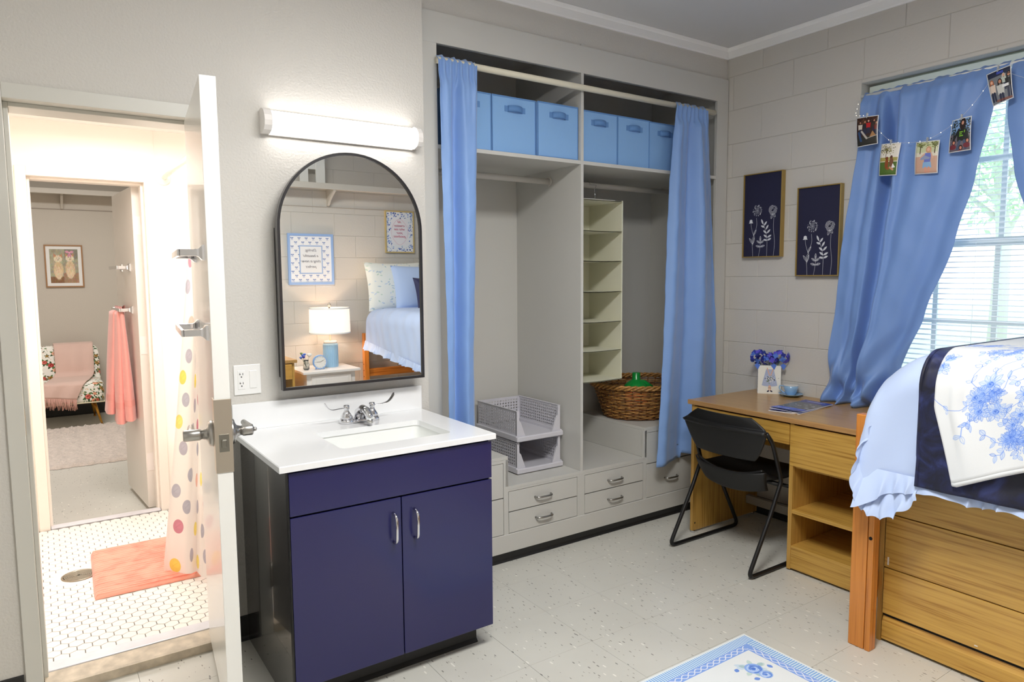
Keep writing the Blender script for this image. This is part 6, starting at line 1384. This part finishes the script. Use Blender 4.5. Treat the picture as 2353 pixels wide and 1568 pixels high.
p2_ = picture('framed_floral_print', 'gold framed print with blue flower border above the bed pillows, seen in the mirror', -.745, -.435, 1.698, 2.11, -3.74, 1, mat('light_gold_frame', (214, 190, 130), .35, .3), .012, BFL, 0, cat='picture')
for i, (s_, z) in enumerate((('All', 1.995), ('creation', 1.96), ('who see', 1.925), ('your', 1.89), ('goodness', 1.855))): text('lettering', s_, INKR, p2_, (-.59, -3.7265, z - .005), (-1, 0, 0), (0, 0, 1), .034)
ns = thing('nightstand', 'white painted nightstand beside the bed head, seen in the mirror', 'nightstand', (-1.47, -3.5, 0)); WP = mat('white_painted_wood', (240, 236, 232), .4)
obj('top', B(-1.74, -1.22, -3.72, -3.27, .624, .646, .003), WP, ns); obj('body', B(-1.70, -1.26, -3.71, -3.31, .06, .624, .001), WP, ns)
d = obj('drawer', B(-1.66, -1.30, -3.31, -3.297, .46, .60, .002), WP, ns); obj('drawer_panel', B(-1.63, -1.33, -3.297, -3.293, .485, .575, .001), WP, d); obj('drawer', B(-1.66, -1.30, -3.31, -3.297, .10, .44, .002), WP, ns)
for x in (-1.69, -1.28):
    for y in (-3.70, -3.33): obj('leg', B(x, x + .03, y - .01, y + .02, 0, .06), WP, ns)
lp = thing('table_lamp', 'lit table lamp with ribbed light blue base and white drum shade on the nightstand', 'lamp', (-1.41, -3.52, .646)); lx, ly = -1.405, -3.52
rb = MB(); nn = 96; prof = [(.066, .647), (.066, .66), (.066, .85), (.062, .858), (.058, .862)]; vs = []
for r_, h in prof:
    for j in range(nn): a = 2 * PI * j / nn; q = r_ * (1 + (.025 if (j // 2) % 2 else 0) * (1 if .655 < h < .855 else 0)); vs.append((lx + q * math.cos(a), ly + q * math.sin(a), h))
rb.add(vs, [(i * nn + j, i * nn + (j + 1) % nn, (i + 1) * nn + (j + 1) % nn, (i + 1) * nn + j) for i in range(len(prof) - 1) for j in range(nn)] + [tuple(range(nn))[::-1], tuple(4 * nn + j for j in range(nn))])
obj('base', rb, mat('light_blue_ceramic', (150, 192, 224), .3), lp); obj('collar', MB().lathe([(.060, .862), (.060, .882), (.05, .886), (0, .886)], (lx, ly, 0), 28), PW, lp); obj('stem', MB().cyl((lx, ly, .886), (lx, ly, 1.20), .008, 12), STEEL, lp)
SH = N('lamp_shade'); SH.b.inputs['Base Color'].default_value = (.85, .82, .78, 1); SH.b.inputs['Emission Color'].default_value = (1, .72, .56, 1); SH.b.inputs['Emission Strength'].default_value = .9
obj('shade', MB().lathe([(.182, .955), (.178, 1.185)], (lx, ly, 0), 48), SH.m, lp) if False else None
shd = MB().lathe([(.183, .955), (.178, 1.188), (.1765, 1.188), (.1815, .955)], (lx, ly, 0), 48); shd.f = [f for f in shd.f if len(f) == 4]; shd.sm = [True] * len(shd.f); obj('shade', shd, SH.m, lp)
obj('shade_trim', MB().lathe([(.1845, .955), (.1845, .967), (.1825, .967), (.1825, .955)], (lx, ly, 0), 48, caps=False).lathe([(.1795, 1.176), (.1795, 1.189), (.1765, 1.189), (.1765, 1.176)], (lx, ly, 0), 48, caps=False), PW, lp)
obj('bulb', MB().lathe([(0, 1.075), (.02, 1.08), (.028, 1.10), (.02, 1.13), (0, 1.14)], (lx, ly, 0), 16), mat('lit_bulb', (255, 230, 200), .4, emit=((255, 200, 150), 25)), lp)
obj('finial', MB().lathe([(.004, 1.19), (.012, 1.2), (.014, 1.215), (.004, 1.232), (0, 1.236)], (lx, ly, 0), 16), STEEL, lp)
L_ = bpy.data.lights.new('lamp_bulb_light', 'POINT'); L_.energy = 34; L_.color = (1, .70, .48); L_.shadow_soft_size = .03; lo = bpy.data.objects.new('lamp_bulb_light', L_); COL.objects.link(lo); lo.location = (lx + .012, ly, 1.04)
ck = thing('alarm_clock', 'round light blue alarm clock on the nightstand in front of the lamp', 'clock', (-1.555, -3.40, .646)); kx, ky, kz = -1.55, -3.40, .712
CB = mat('clock_blue', (136, 178, 232), .4); obj('case', MB().lathe([(.062, -3.415), (.064, -3.40), (.062, -3.385), (.055, -3.385), (.055, -3.388), (0, -3.388)], (kx, 0, kz), 40, 'y').lathe([(0, -3.415), (.062, -3.415)], (kx, 0, kz), 40, 'y'), CB, ck); obj('face', MB().lathe([(0, -3.3865), (.0545, -3.3865), (.0545, -3.388), (0, -3.388)], (kx, 0, kz), 40, 'y'), PW, ck)
obj('hand', B(kx - .035, kx, -3.3862, -3.3855, kz - .001, kz + .0015).box(kx - .001, kx + .001, -3.386, -3.3855, kz, kz + .001), dk, ck); hd_ = MB().tube([(kx, -3.3855, kz), (kx + .032, -3.3855, kz + .016)], .0012, 6); obj('hand', hd_, dk, ck)
tk = MB()
for i in range(12): a = i * PI / 6; tk.tube([(kx + .044 * math.cos(a), -3.3858, kz + .044 * math.sin(a)), (kx + .050 * math.cos(a), -3.3858, kz + .050 * math.sin(a))], .0009, 5)
obj('tick_marks', tk, dk, ck); obj('foot', MB().tube([(kx - .03, -3.40, kz - .052), (kx - .04, -3.40, .648)], .006, 8), CB, ck); obj('foot', MB().tube([(kx + .03, -3.40, kz - .052), (kx + .04, -3.40, .648)], .006, 8), CB, ck)
bv = thing('bud_vase', 'small glass vase with blue and white flowers beside the alarm clock', 'vase', (-1.665, -3.42, .646)); bx0, by0 = -1.665, -3.42
obj('glass', MB().lathe([(.02, .647), (.026, .655), (.026, .70), (.019, .72), (.023, .735), (.0215, .735), (.0175, .72), (.0245, .70), (.0245, .657), (0, .65)], (bx0, by0, 0), 24), mat('clear_glass', (240, 246, 246), .03, trans=.95), bv)
sf = thing('flower_sprig', 'sprig of small blue flowers with one white rose in the bud vase', 'flowers', (bx0, by0, .70)); SG = mat('stem_green', (60, 96, 60), .7)
for i, (dx, dz, m_) in enumerate(((-.03, .10, HYD[2]), (-.045, .075, HYD[2]), (-.02, .08, HYD[0]), (-.04, .12, mat('sage_leaf', (120, 150, 100), .7)), (.03, .10, PW), (-.012, .11, HYD[2]))):
    obj('stem', MB().tube([(bx0, by0, .665), (bx0 + dx * .5, by0, .72), (bx0 + dx, by0, .70 + dz * .8)], .0012, 5), SG, sf); r_ = .024 if m_ is PW else .014
    obj('blossom', MB().lathe([(.004, -r_ * .9), (r_ * .8, -r_ * .3), (r_, r_ * .3), (r_ * .7, r_ * .5), (r_ * .3, r_ * .15), (0, r_ * .3)], (bx0 + dx, by0, .70 + dz * .8), 12), m_, sf)
# second desk corner glimpsed at the mirror's lower left edge
d2 = thing('side_desk', 'oak desk end just showing at the lower left of the mirror', 'desk', (-2.05, -3.4, 0))
obj('top', B(-2.4, -1.795, -3.72, -3.25, .738, .764, .002), OAKTOP, d2); obj('end_panel', B(-1.835, -1.815, -3.71, -3.27, .006, .737, .001), OAKZ, d2); obj('drawer', B(-2.38, -1.84, -3.272, -3.255, .60, .73, .001), wood('oak_laminate_cross', (162, 114, 48), (202, 156, 78), 'x'), d2); obj('end_panel', B(-2.38, -2.36, -3.71, -3.27, .006, .737, .001), OAKZ, d2)
# ceiling lamp housings
def ceiling_panel(name, label, x, y, z, sx, sy):
    t = thing(name, label, 'light', (x, y, z - .06)); obj('housing', MB().box(x - sx / 2, x + sx / 2, y - sy / 2, y + sy / 2, z - .05, z - .001, .004), WHITE, t)
ceiling_panel('ceiling_light', 'flat white ceiling light in the middle of the bedroom', -2.25, -2.1, CZ, 1.2, .55)
ceiling_panel('ceiling_light', 'flat white ceiling light in the bathroom', -3.15, .85, BC, .6, .6)
ceiling_panel('ceiling_light', 'flat white ceiling light in the neighbouring room', -3.4, 3.9, CZ, 1.05, .45)
